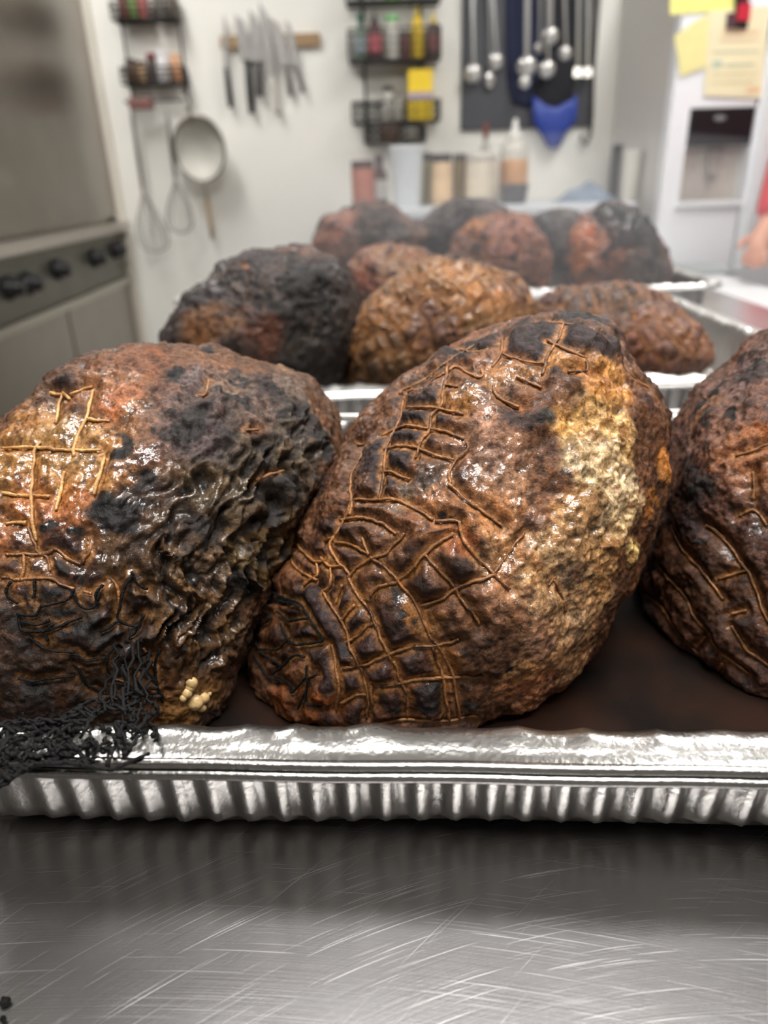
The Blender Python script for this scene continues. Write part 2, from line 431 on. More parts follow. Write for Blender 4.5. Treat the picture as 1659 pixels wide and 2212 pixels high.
# ------------------------------------------------------------------ roasts
def roast_material(name, dry=0.68):
    m = bpy.data.materials.new(name); m.use_nodes = True; nt = m.node_tree; N = nt.nodes; L = nt.links; b = N['Principled BSDF']
    at = N.new('ShaderNodeAttribute'); at.attribute_name = 'Col'
    wt = N.new('ShaderNodeAttribute'); wt.attribute_name = 'Wet'
    tc = N.new('ShaderNodeTexCoord')
    def noise(scale, detail, rough=.6):
        n = N.new('ShaderNodeTexNoise'); n.inputs['Scale'].default_value = scale; n.inputs['Detail'].default_value = detail; n.inputs['Roughness'].default_value = rough
        L.new(tc.outputs['Object'], n.inputs['Vector']); return n.outputs['Fac']
    def mapr(v, a, bb, c, d):
        n = N.new('ShaderNodeMapRange'); n.inputs[1].default_value = a; n.inputs[2].default_value = bb; n.inputs[3].default_value = c; n.inputs[4].default_value = d
        L.new(v, n.inputs[0]); return n.outputs[0]
    def mth(op, a, bb):
        n = N.new('ShaderNodeMath'); n.operation = op
        for i, q in enumerate((a, bb)):
            if isinstance(q, (int, float)): n.inputs[i].default_value = q
            else: L.new(q, n.inputs[i])
        return n.outputs[0]
    n1 = noise(420, 5); n2 = noise(1300, 3); n3 = noise(90, 4)
    mul = N.new('ShaderNodeMix'); mul.data_type = 'RGBA'; mul.blend_type = 'MULTIPLY'; mul.inputs[0].default_value = 1.0
    L.new(at.outputs['Color'], mul.inputs[6])
    gr = N.new('ShaderNodeCombineColor')
    v = mth('MULTIPLY', mth('MULTIPLY', mapr(n1, .32, .68, .45, 1.6), mapr(n2, .3, .7, .65, 1.35)), mapr(noise(260, 4), .56, .66, 1.0, .35))
    L.new(v, gr.inputs[0]); L.new(mth('MULTIPLY', mth('POWER', v, 1.03), 1.05), gr.inputs[1]); L.new(mth('POWER', v, 1.05), gr.inputs[2])
    L.new(gr.outputs[0], mul.inputs[7]); L.new(mul.outputs[2], b.inputs['Base Color'])
    wetv = mth('MULTIPLY', wt.outputs['Fac'], mapr(n3, .38, .56, .3, 1.0))
    L.new(mapr(wetv, 0, 1, dry, .22), b.inputs['Roughness'])
    b.inputs['Specular IOR Level'].default_value = 0.32
    L.new(mapr(wetv, .28, .7, 0, 1), b.inputs['Coat Weight']); b.inputs['Coat Roughness'].default_value = .04; b.inputs['Coat IOR'].default_value = 1.7
    hb = mth('ADD', mth('MULTIPLY', n1, 1.0), mth('MULTIPLY', n2, .4))
    bp = N.new('ShaderNodeBump'); bp.inputs['Strength'].default_value = .55; bp.inputs['Distance'].default_value = .0014
    L.new(hb, bp.inputs['Height']); L.new(bp.outputs['Normal'], b.inputs['Normal'])
    bp2 = N.new('ShaderNodeBump'); bp2.inputs['Strength'].default_value = .6; bp2.inputs['Distance'].default_value = .0015
    L.new(noise(230, 3), bp2.inputs['Height']); L.new(bp2.outputs['Normal'], b.inputs['Coat Normal'])
    return m
M_roast = roast_material('roast_meat')
M_fat = mat('soft_fat', rgb(215, 180, 125), 0.25, var=0.15, scale=120, bump=.3, bscale=400, coat=.4)

CUBE = {}
def cubesphere(n):
    """unit directions on a cube sphere, welded; returns dirs (N,3) and quads"""
    if n in CUBE: return CUBE[n]
    t = np.tan(np.linspace(-math.pi/4, math.pi/4, n + 1)); g = np.arange(n + 1)
    I, J = np.meshgrid(g, g, indexing='ij'); allv = []; allf = []; keys = []
    A, B = I.ravel(), J.ravel()
    faces = [(0, 1, 2, n), (1, 0, 2, 0), (1, 2, 0, n), (2, 1, 0, 0), (2, 0, 1, n), (0, 2, 1, 0)]
    off = 0
    q = (I[:-1, :-1] * (n+1) + J[:-1, :-1]).ravel()
    for a, b, c, cv in faces:
        k = np.zeros((len(A), 3), np.int64); k[:, a] = A; k[:, b] = B; k[:, c] = cv; keys.append(k)
        allf.append(np.stack([q, q + n + 1, q + n + 2, q + 1], 1) + off); off += len(A)
    K = np.concatenate(keys); F = np.concatenate(allf)
    code = (K[:, 0] * (n+1) + K[:, 1]) * (n+1) + K[:, 2]
    uq, first, inv = np.unique(code, return_index=True, return_inverse=True)
    F = inv[F]; D = np.stack([t[K[first, i]] for i in range(3)], 1); D /= np.linalg.norm(D, axis=1)[:, None]
    CUBE[n] = (D, F); return D, F
def vnormals(V, F):
    a, b, c, d = V[F[:, 0]], V[F[:, 1]], V[F[:, 2]], V[F[:, 3]]
    fn = np.cross(c - a, d - b); N = np.zeros_like(V)
    for k in range(3):
        s = np.zeros(len(V))
        for j in range(4): s += np.bincount(F[:, j], fn[:, k], len(V))
        N[:, k] = s
    return N / np.maximum(np.linalg.norm(N, axis=1), 1e-12)[:, None]

class Shape:
    """a lump of meat: its outline as seen in the photograph, at a real distance and with a real depth"""
    def __init__(s, outline, Yc, depth, floor, pan=None):
        s.pan = pan
        o = np.array(outline, float); s.cpx = ((o[:, 0].min()+o[:, 0].max())/2, (o[:, 1].min()+o[:, 1].max())/2)
        s.C = on_y(*s.cpx, Yc); s.fw = ray(*s.cpx)
        s.rt = _R - s.fw * (_R @ s.fw); s.rt /= np.linalg.norm(s.rt); s.up = np.cross(s.rt, s.fw)
        s.dist = np.linalg.norm(s.C - CAM); s.D = depth; s.floor = floor
        pts = np.concatenate([np.linspace(o[i], o[(i+1) % len(o)], 12, endpoint=False) for i in range(len(o))])
        an = np.arctan2(-(pts[:, 1]-s.cpx[1]), pts[:, 0]-s.cpx[0]); r = np.hypot(pts[:, 0]-s.cpx[0], pts[:, 1]-s.cpx[1])
        s.bins = np.linspace(-math.pi, math.pi, 181)[:-1]
        k = np.argsort(an); s.tr = np.interp(s.bins, an[k], r[k], period=2*math.pi)
        s.rho = s.tr * s.dist / FPX
        D, F = cubesphere(40)
        for it in range(6):
            P = s.base(D, False); x, y = project(P)
            a2 = np.arctan2(-(y-s.cpx[1]), x-s.cpx[0]); r2 = np.hypot(x-s.cpx[0], y-s.cpx[1])
            b = np.round((a2 + math.pi) / (2*math.pi) * 60).astype(int) % 60
            mxr = np.zeros(60); np.maximum.at(mxr, b, r2)
            cb = np.linspace(-math.pi, math.pi, 61)[:-1]
            ratio = np.interp(cb, s.bins, s.tr, period=2*math.pi) / np.maximum(mxr, 1e-6)
            ratio = np.clip(ratio, .7, 1.4); ratio = (np.roll(ratio, 1) + 2*ratio + np.roll(ratio, -1)) / 4
            s.rho = s.rho * np.interp(s.bins, cb, ratio, period=2*math.pi)
        s.Fl = F; s.Vl = s.base(D, True)
        s.bvh = BVHTree.FromPolygons([tuple(p) for p in s.Vl], [tuple(int(i) for i in f) for f in F])
    def base(s, D, clip=True):
        ph = np.arctan2(D[:, 1], D[:, 0]); rho = np.interp(ph, s.bins, s.rho, period=2*math.pi)
        c = np.sign(D[:, 2]) * np.abs(D[:, 2]) ** 0.9
        P = s.C + (D[:, 0]*rho)[:, None]*s.rt + (D[:, 1]*rho)[:, None]*s.up - (s.D*c)[:, None]*s.fw
        if clip:
            d = P[:, 2] - s.floor; k = .012
            P[:, 2] = s.floor + np.where(d > k, d, np.where(d < -k, 0, (d + k) ** 2 / (4*k)))
            if s.pan is not None:      # the meat lies inside its pan and bulges out only above the rim
                (ox_, oy_), yw, W_, D_ = s.pan; c_, s_ = math.cos(yw), math.sin(yw); dx, dy = P[:, 0]-ox_, P[:, 1]-oy_
                lx, ly = c_*dx + s_*dy, -s_*dx + c_*dy; ov = np.maximum(0, P[:, 2] - zr - .006)*2.2; lo = .029
                lx = np.clip(lx, lo-ov, W_-lo+ov); ly = np.clip(ly, lo-ov, D_-lo+ov)
                P[:, 0] = ox_ + c_*lx - s_*ly; P[:, 1] = oy_ + s_*lx + c_*ly
        return P
    def hit(s, x, y):
        d = ray(x, y); h = s.bvh.ray_cast(Vector(CAM), Vector(d))
        return None if h[0] is None else (np.array(h[0]), np.array(h[1]))

def resample(pl, step):
    pl = np.array(pl, float); out = [pl[0]]
    # Catmull-Rom through the traced points
    pp = np.vstack([2*pl[0]-pl[1], pl, 2*pl[-1]-pl[-2]])
    for i in range(1, len(pp)-2):
        p0, p1, p2, p3 = pp[i-1], pp[i], pp[i+1], pp[i+2]; n = max(1, int(np.linalg.norm(p2-p1)/step))
        for k in range(1, n+1):
            t = k/n; out.append(.5*((2*p1)+(-p0+p2)*t+(2*p0-5*p1+4*p2-p3)*t*t+(-p0+3*p1-3*p2+p3)*t**3))
    return np.array(out)

def roast(name, shape, n, label, base_col, patches, cords=(), burnt=(), seed=1, bulge=.0028, rough=1.0, wet0=.25, cord_r=.00065,
          group='smoked netted roasts in the foil pans', ridge_dir=None, auto_net=None, cordmat=None, golden=()):
    D, F = cubesphere(n); V0 = shape.base(D, True); N0 = vnormals(V0, F)
    if (N0 * (V0 - shape.C)).sum() < 0: F = F[:, ::-1]; N0 = -N0
    root = empty('roast', (shape.C[0], shape.C[1], shape.floor), label, 'roast', group)
    # cords: traced polylines dropped onto the surface
    def drop(pls, step=4.0):
        res = []
        for pl in pls:
            cur = []
            for x, y in resample(pl, step):
                h = shape.hit(x, y)
                if h is None:
                    if len(cur) > 2: res.append(cur)
                    cur = []
                else: cur.append((h[0], h[1]))
            if len(cur) > 2: res.append(cur)
        return res
    C1, C2, C3 = drop(cords), drop(burnt), drop(golden)
    if auto_net:
        # the net goes on around the sides: meridians and hoops about an axis
        ax = np.array(auto_net['axis'], float); ax /= np.linalg.norm(ax); h = np.array([.3, .9, .1]); u = np.cross(ax, h); u /= np.linalg.norm(u); v = np.cross(ax, u)
        ok = auto_net.get('keep')
        lines = [[(a, b) for b in np.linspace(.2, math.pi-.2, 70)] for a in np.linspace(0, 2*math.pi, auto_net['nm'], endpoint=False)]
        lines += [[(a, b) for a in np.linspace(0, 2*math.pi, 110)] for b in np.linspace(.25, math.pi-.25, auto_net['nh'])]
        for ln in lines:
            cur = []
            for a, b in ln:
                wv = .07*math.sin(5*a + seed) + .05*math.sin(9*b + 2*seed)
                d = math.cos(b+wv)*ax + math.sin(b+wv)*(math.cos(a+wv)*u + math.sin(a+wv)*v)
                r = shape.bvh.ray_cast(Vector(shape.C), Vector(d))
                p = None if r[0] is None else np.array(r[0]); good = p is not None and p[2] > shape.floor + .004
                if good and ok is not None:
                    x, y = project(p); good = ok(float(x), float(y), p)
                if good:
                    nn = np.array(r[1]); nn = nn if nn @ d > 0 else -nn
                    cur.append((p, nn))
                else:
                    if len(cur) > 3: C1.append(cur)
                    cur = []
            if len(cur) > 3: C1.append(cur)
    allc = [p for c in C1 + C2 + C3 for p, _ in c]
    if allc:
        A = np.array(allc); kd = KDTree(len(A))
        for i, p in enumerate(A): kd.insert(Vector(p), i)
        kd.balance(); dist = np.array([kd.find(Vector(p))[2] for p in V0])
    else: dist = np.full(len(V0), .02)
    S = seed * 7.31
    # patches
    col = np.tile(np.array(base_col[:3]), (len(V0), 1)); char = np.zeros(len(V0)); wet = np.full(len(V0), wet0); ridge = np.zeros(len(V0)); cell = np.full(len(V0), .25); lump = np.zeros(len(V0))
    warp = np.stack([fbm(V0*70+S, 3, seed+1), fbm(V0*70+S+40, 3, seed+2), fbm(V0*70+S+80, 3, seed+3)], 1) * .007
    for p in patches:
        h = shape.hit(p['x'], p['y'])
        if h is None: continue
        c = h[0]; rad = p['r'] * np.linalg.norm(c - CAM) / FPX
        dd = np.linalg.norm(V0 + warp - c, axis=1) / rad
        wgt = 1 - sstep(p.get('e0', .55), 1.15, dd); wgt = wgt * p.get('a', 1.0)
        if 'c' in p: col = col * (1-wgt[:, None]) + np.array(rgb(*p['c'])[:3]) * wgt[:, None]
        for key, arr in (('char', char), ('wet', wet), ('ridge', ridge), ('cell', cell), ('lump', lump)):
            if key in p: arr += (p[key] - arr) * wgt
    # relief
    big = fbm(V0*22+S, 3, seed+5); mid = fbm(V0*75+S, 4, seed+6); fine = fbm(V0*260+S, 3, seed+7); vf = fbm(V0*700+S, 2, seed+8)
    prof = sstep(.0004, .0055, dist)
    billow = 1 - np.abs(fbm(V0*120+S, 3, seed+9))
    disp = .0040*big + bulge*(prof-.45)*(.55+.45*np.clip(1+mid, 0, 2)) + rough*(.0008*mid*prof + .0006*fine*(.3+.7*prof) + .0003*vf) + lump*.0035*(billow-.6)
    if ridge_dir is not None:
        rd = np.array(ridge_dir, float); rd /= np.linalg.norm(rd); a1 = np.cross(rd, shape.fw); a1 /= np.linalg.norm(a1); a2 = np.cross(rd, a1)
        Q = np.stack([V0 @ a1 / .0062, V0 @ rd / .019, V0 @ a2 / .012], 1)
        Q[:, 0] += 1.6 * fbm(V0*42+S, 3, seed+11)
        rn = fbm(Q, 3, seed+12); rr = 1 - np.abs(rn)*1.5
        disp += ridge * (.0058 * (rr - .55) + .0016*fbm(V0*190+S, 3, seed+40))
        rdark = sstep(.25, -.25, rr-.45)
    else: rdark = np.zeros(len(V0))
    V = V0 + N0 * disp[:, None]
    V[:, 2] = np.maximum(V[:, 2], shape.floor + .0002)
    # colour: charring sits on the raised cells and in blotches, cords leave pale tracks
    bl = fbm(V0*48+S, 4, seed+13); sp = fbm(V0*170+S, 4, seed+14)
    col *= (1 + .32*bl + .22*sp)[:, None]
    tint = fbm(V0*60+S+9, 3, seed+15); col[:, 0] *= 1+.12*tint; col[:, 2] *= 1-.18*tint
    cm = sstep(.0010, .0034, dist) * sstep(.25, .75, cell + .45*mid + .3*bl)
    cb = sstep(.35, -.05, (1-char) + .35*bl + .35*sp - .15) * (char > .02)
    cb = np.clip(sstep(.40, .70, char + .34*bl + .42*sp + .22*fine) * (char > .05), 0, 1)
    dark = np.array(rgb(40, 28, 28)[:3]); black = np.array(rgb(30, 26, 25)[:3])
    col = col*(1-.9*cm[:, None]) + dark*(.9*cm[:, None])
    col = col*(1-.93*cb[:, None]) + black*(.93*cb[:, None]) * (1+.9*sstep(.2, .8, fine))[:, None]
    pit = sstep(.35, .8, -fine - .4*mid + .1) * .5  # shade of the small pits put into the colour
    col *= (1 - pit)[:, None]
    if ridge_dir is not None:
        k = ridge * sstep(.10, .60, np.abs(rn) * 1.3 + .35*sp - .1) * .92
        col = col*(1-k[:, None]) + np.array(rgb(34, 27, 24)[:3]) * k[:, None]  # crevices between the ridges: shade painted in as a dark colour
    pale = sstep(.28, .5, col[:, 0]); fl = pale * sstep(.1, .55, fbm(V0*330+S, 3, seed+16) + .5*bl) * .75
    col = col*(1-fl[:, None]) + np.array(rgb(128, 78, 40)[:3])*fl[:, None]
    tr = (1 - sstep(.0008, .0030, dist + .0008*sp)) * .75 * (1-.7*cb) * np.clip(cell*1.6, .3, 1)
    col = col*(1-tr[:, None]) + np.array(rgb(164, 110, 62)[:3])*tr[:, None]
    col = np.clip(col, .002, .9)
    wet = np.clip(wet * (1 - .7*cb) * (1 - .45*cm), 0, 1)
    og = ORG[root]
    me = bpy.data.meshes.new('meat'); nv, nf = len(V), len(F)
    me.vertices.add(nv); me.vertices.foreach_set('co', (V - og).astype(np.float32).ravel())
    me.loops.add(nf*4); me.loops.foreach_set('vertex_index', F.astype(np.int32).ravel())
    me.polygons.add(nf); me.polygons.foreach_set('loop_start', np.arange(0, nf*4, 4, dtype=np.int32))
    me.polygons.foreach_set('use_smooth', np.ones(nf, bool))
    me.update(calc_edges=True); me.validate()
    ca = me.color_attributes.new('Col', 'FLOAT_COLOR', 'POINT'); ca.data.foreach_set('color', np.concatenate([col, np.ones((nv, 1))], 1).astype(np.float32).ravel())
    wa = me.attributes.new('Wet', 'FLOAT', 'POINT'); wa.data.foreach_set('value', wet.astype(np.float32))
    meat = link_mesh('meat', me, M_roast, root)
    def cordmesh(cs, nm, m, r, lift):
        if not cs: return
        mb = MB()
        for c in cs:
            P = np.array([p for p, _ in c]); Nn = np.array([nn if nn @ (p-shape.C) > 0 else -nn for p, nn in c])
            bg = .0040*fbm(P*22+S, 3, seed+5)
            jit = np.stack([vnoise(P*350+k, seed+20+k) for k in (0, 9, 21)], 1)*.00035
            P = P + Nn*(bg - .42*bulge + lift)[:, None] + jit
            rr = r*(.75+.5*np.abs(vnoise(P*500+3, seed+30)))
            mb.tube(list(P), list(rr), 5)
        mb.build(nm, m, root, True, kind='stuff')
    cordmesh(C1, 'netting', cordmat or M_cord, cord_r, .0006)
    cordmesh(C3, 'golden_netting', M_cordg, cord_r*1.15, .0008)
    cordmesh(C2, 'charred_netting', M_burnt, cord_r*.95, .0016)
    return root

def crop(ox, oy, sc, lst): return [[(ox + x/sc, oy + y/sc) for x, y in pl] for pl in lst]
def P(x, y, r, c=None, **k):
    d = dict(x=x, y=y, r=r, **k)
    if c is not None: d['c'] = c
    return d
FLOOR = TABLE_Z + .0065

# ---- middle roast
S2 = Shape([(1225,684),(1290,692),(1322,722),(1338,765),(1382,822),(1415,862),(1432,905),(1440,980),(1440,1050),(1427,1110),(1410,1150),(1392,1200),(1366,1265),(1332,1330),
            (1302,1390),(1272,1440),(1232,1490),(1180,1537),(1100,1575),(1000,1625),(850,1650),(700,1640),(600,1600),(552,1530),(540,1420),(552,1330),(590,1250),(640,1165),
            (690,1080),(732,1000),(775,935),(832,868),(885,812),(962,752),(1042,712),(1120,696)], .315, .098, FLOOR, (P1O, yaw1, P1W, P1D))
c_a = crop(700, 660, 3.318, [[(1090,265),(880,400),(700,530),(580,600),(540,640)], [(860,480),(720,560),(600,610)],
    [(880,400),(880,500),(850,600),(825,690),(760,760),(740,880),(690,950),(640,1080)], [(560,650),(530,760),(490,880),(455,960),(430,1080),(420,1180),(400,1390)],
    [(575,720),(780,710),(900,750),(1000,780)], [(400,920),(490,880),(580,845),(720,855),(860,890),(1000,940)], [(420,1030),(500,1000),(640,1000),(760,1050),(930,1085)],
    [(1010,960),(1020,1010),(930,1090),(880,1190),(900,1260)], [(1130,440),(1120,520),(960,440),(900,470)], [(1280,350),(1400,385),(1500,420),(1590,445)],
    [(1640,330),(1600,400),(1560,520)], [(850,570),(960,580)], [(1220,570),(1220,630),(1300,680),(1400,720)], [(220,1390),(400,1390),(560,1410),(680,1470),(790,1530)],
    [(100,1530),(300,1525),(420,1570),(520,1640)], [(880,1260),(980,1350),(1100,1440),(1200,1510),(1290,1580)], [(340,900),(250,980),(150,1000),(100,1100)],
    [(290,950),(260,1070),(200,1180),(180,1300),(200,1400),(180,1500)], [(400,1190),(480,1190),(600,1240)], [(1280,220),(1270,340),(1200,430)], [(960,300),(1060,330),(1180,320)]])
c_a += crop(1000, 660, 3.318, [[(540,160),(700,170),(840,190),(960,250)], [(720,180),(680,280),(610,380),(580,480)], [(600,290),(720,345),(860,405)], [(850,400),(860,480),(740,500)],
    [(1060,250),(1100,400),(1180,520),(1290,600),(1400,720)], [(380,520),(470,560),(560,600)]])
c_b = crop(540, 1080, 3.318, [[(1330,150),(1480,150),(1510,230),(1560,330),(1650,440)], [(680,130),(830,130),(940,170),(1040,240)], [(1110,240),(1020,340),(960,390),(870,420),(760,470),(680,560)],
    [(860,410),(960,480),(1030,560),(1090,640),(1160,710),(1200,790),(1250,900),(1300,1000),(1370,1080),(1430,1200),(1460,1270),(1480,1400),(1500,1560)],
    [(1310,1040),(1340,1150),(1380,1260),(1400,1400),(1430,1560)], [(1460,240),(1340,320),(1240,400),(1160,500),(1030,590),(900,630),(840,690)],
    [(1250,390),(1340,480),(1440,590),(1500,690),(1580,790),(1640,880)], [(1650,560),(1470,640),(1380,710),(1220,770)], [(690,560),(730,660),(800,760),(870,880),(920,980),(980,1080),(1010,1160)],
    [(470,640),(530,740),(610,860),(660,980),(690,1080),(760,1180),(820,1310),(850,1400),(840,1540)], [(630,600),(570,740)], [(720,760),(620,870)], [(870,890),(740,990),(660,1040)],
    [(1500,1000),(1350,1050),(1180,1060),(1000,1110),(860,1180),(770,1210),(650,1230)], [(1650,1280),(1400,1280),(1130,1300),(930,1340)], [(1640,1555),(1400,1560),(1100,1570),(900,1590)],
    [(540,1050),(570,1160),(610,1270),(640,1370),(620,1500)], [(840,1390),(760,1390),(650,1450)], [(730,0),(690,90),(650,150),(600,250),(520,290)], [(810,270),(850,390)],
    [(600,300),(720,320),(850,390)], [(480,400),(560,470),(650,470),(700,540)], [(450,420),(440,520),(380,560),(340,600)], [(560,480),(540,600),(480,640)], [(1030,1160),(1080,1290),(1130,1400),(1130,1550)],
    [(870,1330),(880,1460)], [(600,250),(560,330),(600,400),(640,480)], [(350,320),(430,420),(520,420)], [(300,420),(340,500),(430,560)]])
c_b += crop(940, 1080, 3.318, [[(170,150),(200,280),(300,410),(420,530),(520,630)], [(420,520),(500,420),(580,320),(660,240)], [(420,530),(330,560),(240,590)], [(0,1275),(200,1280),(350,1275)], [(860,550),(800,610)], [(850,570),(900,690),(930,800)]])
burnt2 = crop(540, 1080, 3.318, [[(180,800),(240,860),(380,850),(430,900),(490,1010),(440,1030),(310,1040),(230,1000),(190,880)], [(240,1000),(160,1080),(80,1070),(130,1140),(210,1200)],
    [(210,1200),(310,1120),(370,1130)], [(80,1070),(60,950),(150,840),(100,780),(200,700),(330,760)], [(210,1200),(160,1260),(280,1320),(300,1380),(400,1280),(400,1450),(520,1480)],
    [(390,1190),(400,1280),(470,1260)], [(120,640),(240,700),(330,740),(400,850)], [(130,700),(280,740)], [(60,1100),(130,1260),(180,1310)], [(340,1500),(390,1380)]])
pt2 = [P(1000,900,260,(112,72,48)), P(880,900,120,(82,58,46),cell=.75,wet=.3), P(820,1000,90,(86,56,40),cell=.8), P(1180,730,110,(84,60,50),cell=.8,wet=.3), P(1260,700,60,(58,50,50),char=.75,wet=.35,lump=.4),
       P(1020,750,60,(74,56,48),cell=.8,char=.35), P(1000,870,55,(160,102,56),cell=.1,wet=.8), P(1090,800,60,(150,98,56),cell=.4,wet=.6), P(1200,790,45,(170,112,60),cell=.1),
       P(1060,955,75,(158,112,88),cell=0,wet=1.0), P(1090,1040,80,(146,104,78),cell=.15,wet=1.0), P(950,1020,70,(112,82,66),cell=.5,wet=.9), P(900,1060,45,(104,84,70),cell=.5,wet=.6),
       P(1020,1130,100,(150,100,64),cell=.2,wet=.8), P(1000,1160,40,(132,74,42),cell=0,wet=.7), P(1300,830,90,(186,124,66),cell=0,wet=.4,lump=.7), P(1250,900,75,(205,150,86),cell=0,wet=.45,lump=.9,e0=.45),
       P(1330,930,85,(208,158,100),cell=0,wet=.5,lump=1,e0=.45), P(1290,1010,95,(226,188,144),cell=0,wet=.5,lump=1,e0=.45), P(1340,1090,85,(224,190,150),cell=0,wet=.6,lump=1,e0=.45), P(1260,1090,55,(220,182,136),cell=0,lump=.9,wet=.6),
       P(1415,1000,40,(180,112,52),cell=0,lump=.5,wet=.4), P(1400,1090,35,(170,104,46),cell=0,wet=.5), P(1240,1150,75,(170,122,78),cell=0,wet=.7,lump=.7), P(1310,1180,70,(168,128,88),cell=0,wet=.7,lump=.9), P(1365,1180,35,(214,186,128),cell=0,wet=.7,lump=1),
       P(1180,1240,90,(184,136,92),cell=.05,wet=.8,lump=.3), P(1280,1290,80,(184,138,94),cell=.05,wet=.7,lump=.4), P(1200,1360,110,(184,134,92),cell=.05,wet=.85,lump=.4), P(1150,1360,50,(164,116,92),wet=1.0), P(1240,1430,70,(178,128,90),cell=.1,wet=.6),
       P(1130,1500,75,(170,112,80),cell=.1,wet=.6), P(1110,1440,40,(184,134,92),wet=.7), P(1060,1200,60,(166,114,74),cell=.15,wet=.9), P(1080,1290,60,(156,104,72),cell=.3,wet=.8),
       P(700,1240,150,(104,62,38),cell=.65,wet=.35), P(640,1330,110,(58,34,26),cell=.6,wet=.35), P(590,1400,80,(52,28,20),cell=.3,wet=.5), P(800,1300,110,(136,84,48),cell=.75,wet=.7), P(760,1430,120,(84,46,28),cell=.75,wet=.6),
       P(880,1450,110,(130,78,46),cell=.9,wet=.55), P(900,1330,60,(164,106,58),cell=.5,wet=.85), P(960,1450,50,(160,98,50),cell=.3,wet=.6), P(850,1130,22,(226,164,92),cell=0,wet=.8), P(838,1170,22,(216,150,80),cell=0,wet=.8),
       P(900,1220,70,(130,80,46),cell=.7,wet=.9), P(640,1540,60,(110,60,26),cell=.2,wet=.5), P(700,1530,60,(120,64,28),cell=.3,wet=.5), P(680,1500,30,(130,66,26),cell=0,wet=.5),
       P(870,1330,26,(30,28,28),char=.9), P(965,1125,20,(28,26,26),char=.9), P(840,1285,26,(34,32,34),char=.8), P(1030,1410,30,(30,28,30),char=.95), P(1030,1500,34,(34,28,30),char=.8), P(915,1510,50,(34,24,26),char=.55), P(1090,1450,14,(26,26,26),char=1),
       P(1205,1000,16,(26,22,22),char=1.0), P(1212,1040,16,(60,34,22)), P(1185,880,26,(70,66,60),char=.4), P(1370,1035,9,(30,28,28),char=1), P(760,1420,24,(40,34,34),char=.6)]  # first patch: dark inside of a torn hole painted on with char
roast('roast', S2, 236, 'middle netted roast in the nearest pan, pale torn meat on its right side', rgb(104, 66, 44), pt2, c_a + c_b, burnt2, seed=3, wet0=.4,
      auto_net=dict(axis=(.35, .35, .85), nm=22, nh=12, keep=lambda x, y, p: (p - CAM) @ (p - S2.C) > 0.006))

# ---- left roast
S1 = Shape([(380,746),(440,751),(520,762),(600,792),(660,832),(702,882),(737,942),(746,1000),(732,1060),(692,1125),(645,1220),(604,1290),(564,1370),(524,1470),(505,1560),(440,1640),(300,1680),
            (100,1690),(-90,1640),(-170,1500),(-190,1300),(-170,1120),(-95,985),(0,906),(70,860),(130,815),(200,786),(290,758)], .315, .098, FLOOR, (P1O, yaw1, P1W, P1D))
g1 = crop(0, 740, 3.95, [[(530,420),(490,540),(460,670)], [(810,430),(760,560),(730,660),(660,760),(610,880),(620,960)], [(740,655),(940,660)], [(0,885),(300,890),(580,900),(860,910)],
    [(340,840),(290,920),(270,1010),(240,1100),(230,1300),(260,1460),(270,1560),(290,1680)], [(890,990),(860,1100),(800,1300)], [(540,1080),(510,1180),(490,1300),(470,1420)], [(0,1275),(220,1275),(400,1290)],
    [(20,1530),(200,1530)], [(600,440),(800,400)], [(430,430),(540,440),(590,470)]])
g1x = crop(340, 740, 3.95, [[(440,330),(400,470),(340,480)], [(820,1190),(900,1150),(1040,1110)], [(730,780),(840,765)]])
k1 = crop(0, 1120, 3.95, [[(40,310),(200,300),(380,300),(450,260),(560,340),(680,390)], [(220,60),(270,200),(290,280),(380,340),(420,450)], [(740,150),(760,280),(700,380)], [(220,510),(420,510),(520,560),(620,600)],
    [(0,500),(120,520),(220,510)], [(180,300),(190,420),(170,520)], [(700,620),(790,640)], [(940,510),(1000,580),(1020,740)], [(1230,1100),(1280,1200),(1330,1300)], [(960,1360),(1090,1390)]])
b1_ = crop(0, 1120, 3.95, [[(300,510),(290,680)], [(620,600),(590,680),(500,720),(350,750)], [(250,1000),(360,1100),(520,1130),(640,1130)], [(160,800),(180,950),(320,960),(440,940),(560,900),(700,840)],
    [(350,760),(300,830),(160,810)], [(420,1040),(380,960),(470,900)], [(640,640),(680,740),(800,760),(860,640)], [(1130,480),(1060,600),(1020,760),(1010,860),(1160,920),(1230,820)],
    [(850,960),(930,920),(1010,870)], [(1000,1060),(930,1150),(920,1260),(980,1400)], [(600,1150),(680,1160),(740,1200),(900,1180)], [(610,1230),(680,1300),(760,1420),(900,1460),(990,1440)],
    [(1230,820),(1160,960),(1060,1040)], [(1360,1090),(1320,1240),(1330,1430)], [(1140,1250),(1160,1420),(1260,1480),(1390,1480)], [(1200,1300),(1300,1340),(1390,1540)], [(880,560),(830,640),(840,740)],
    [(100,540),(60,640),(160,720)], [(180,880),(320,900),(430,860)], [(160,1360),(300,1380),(480,1360),(640,1330)], [(1120,450),(1180,560),(1260,600)], [(960,1380),(1100,1420),(1200,1540)]])
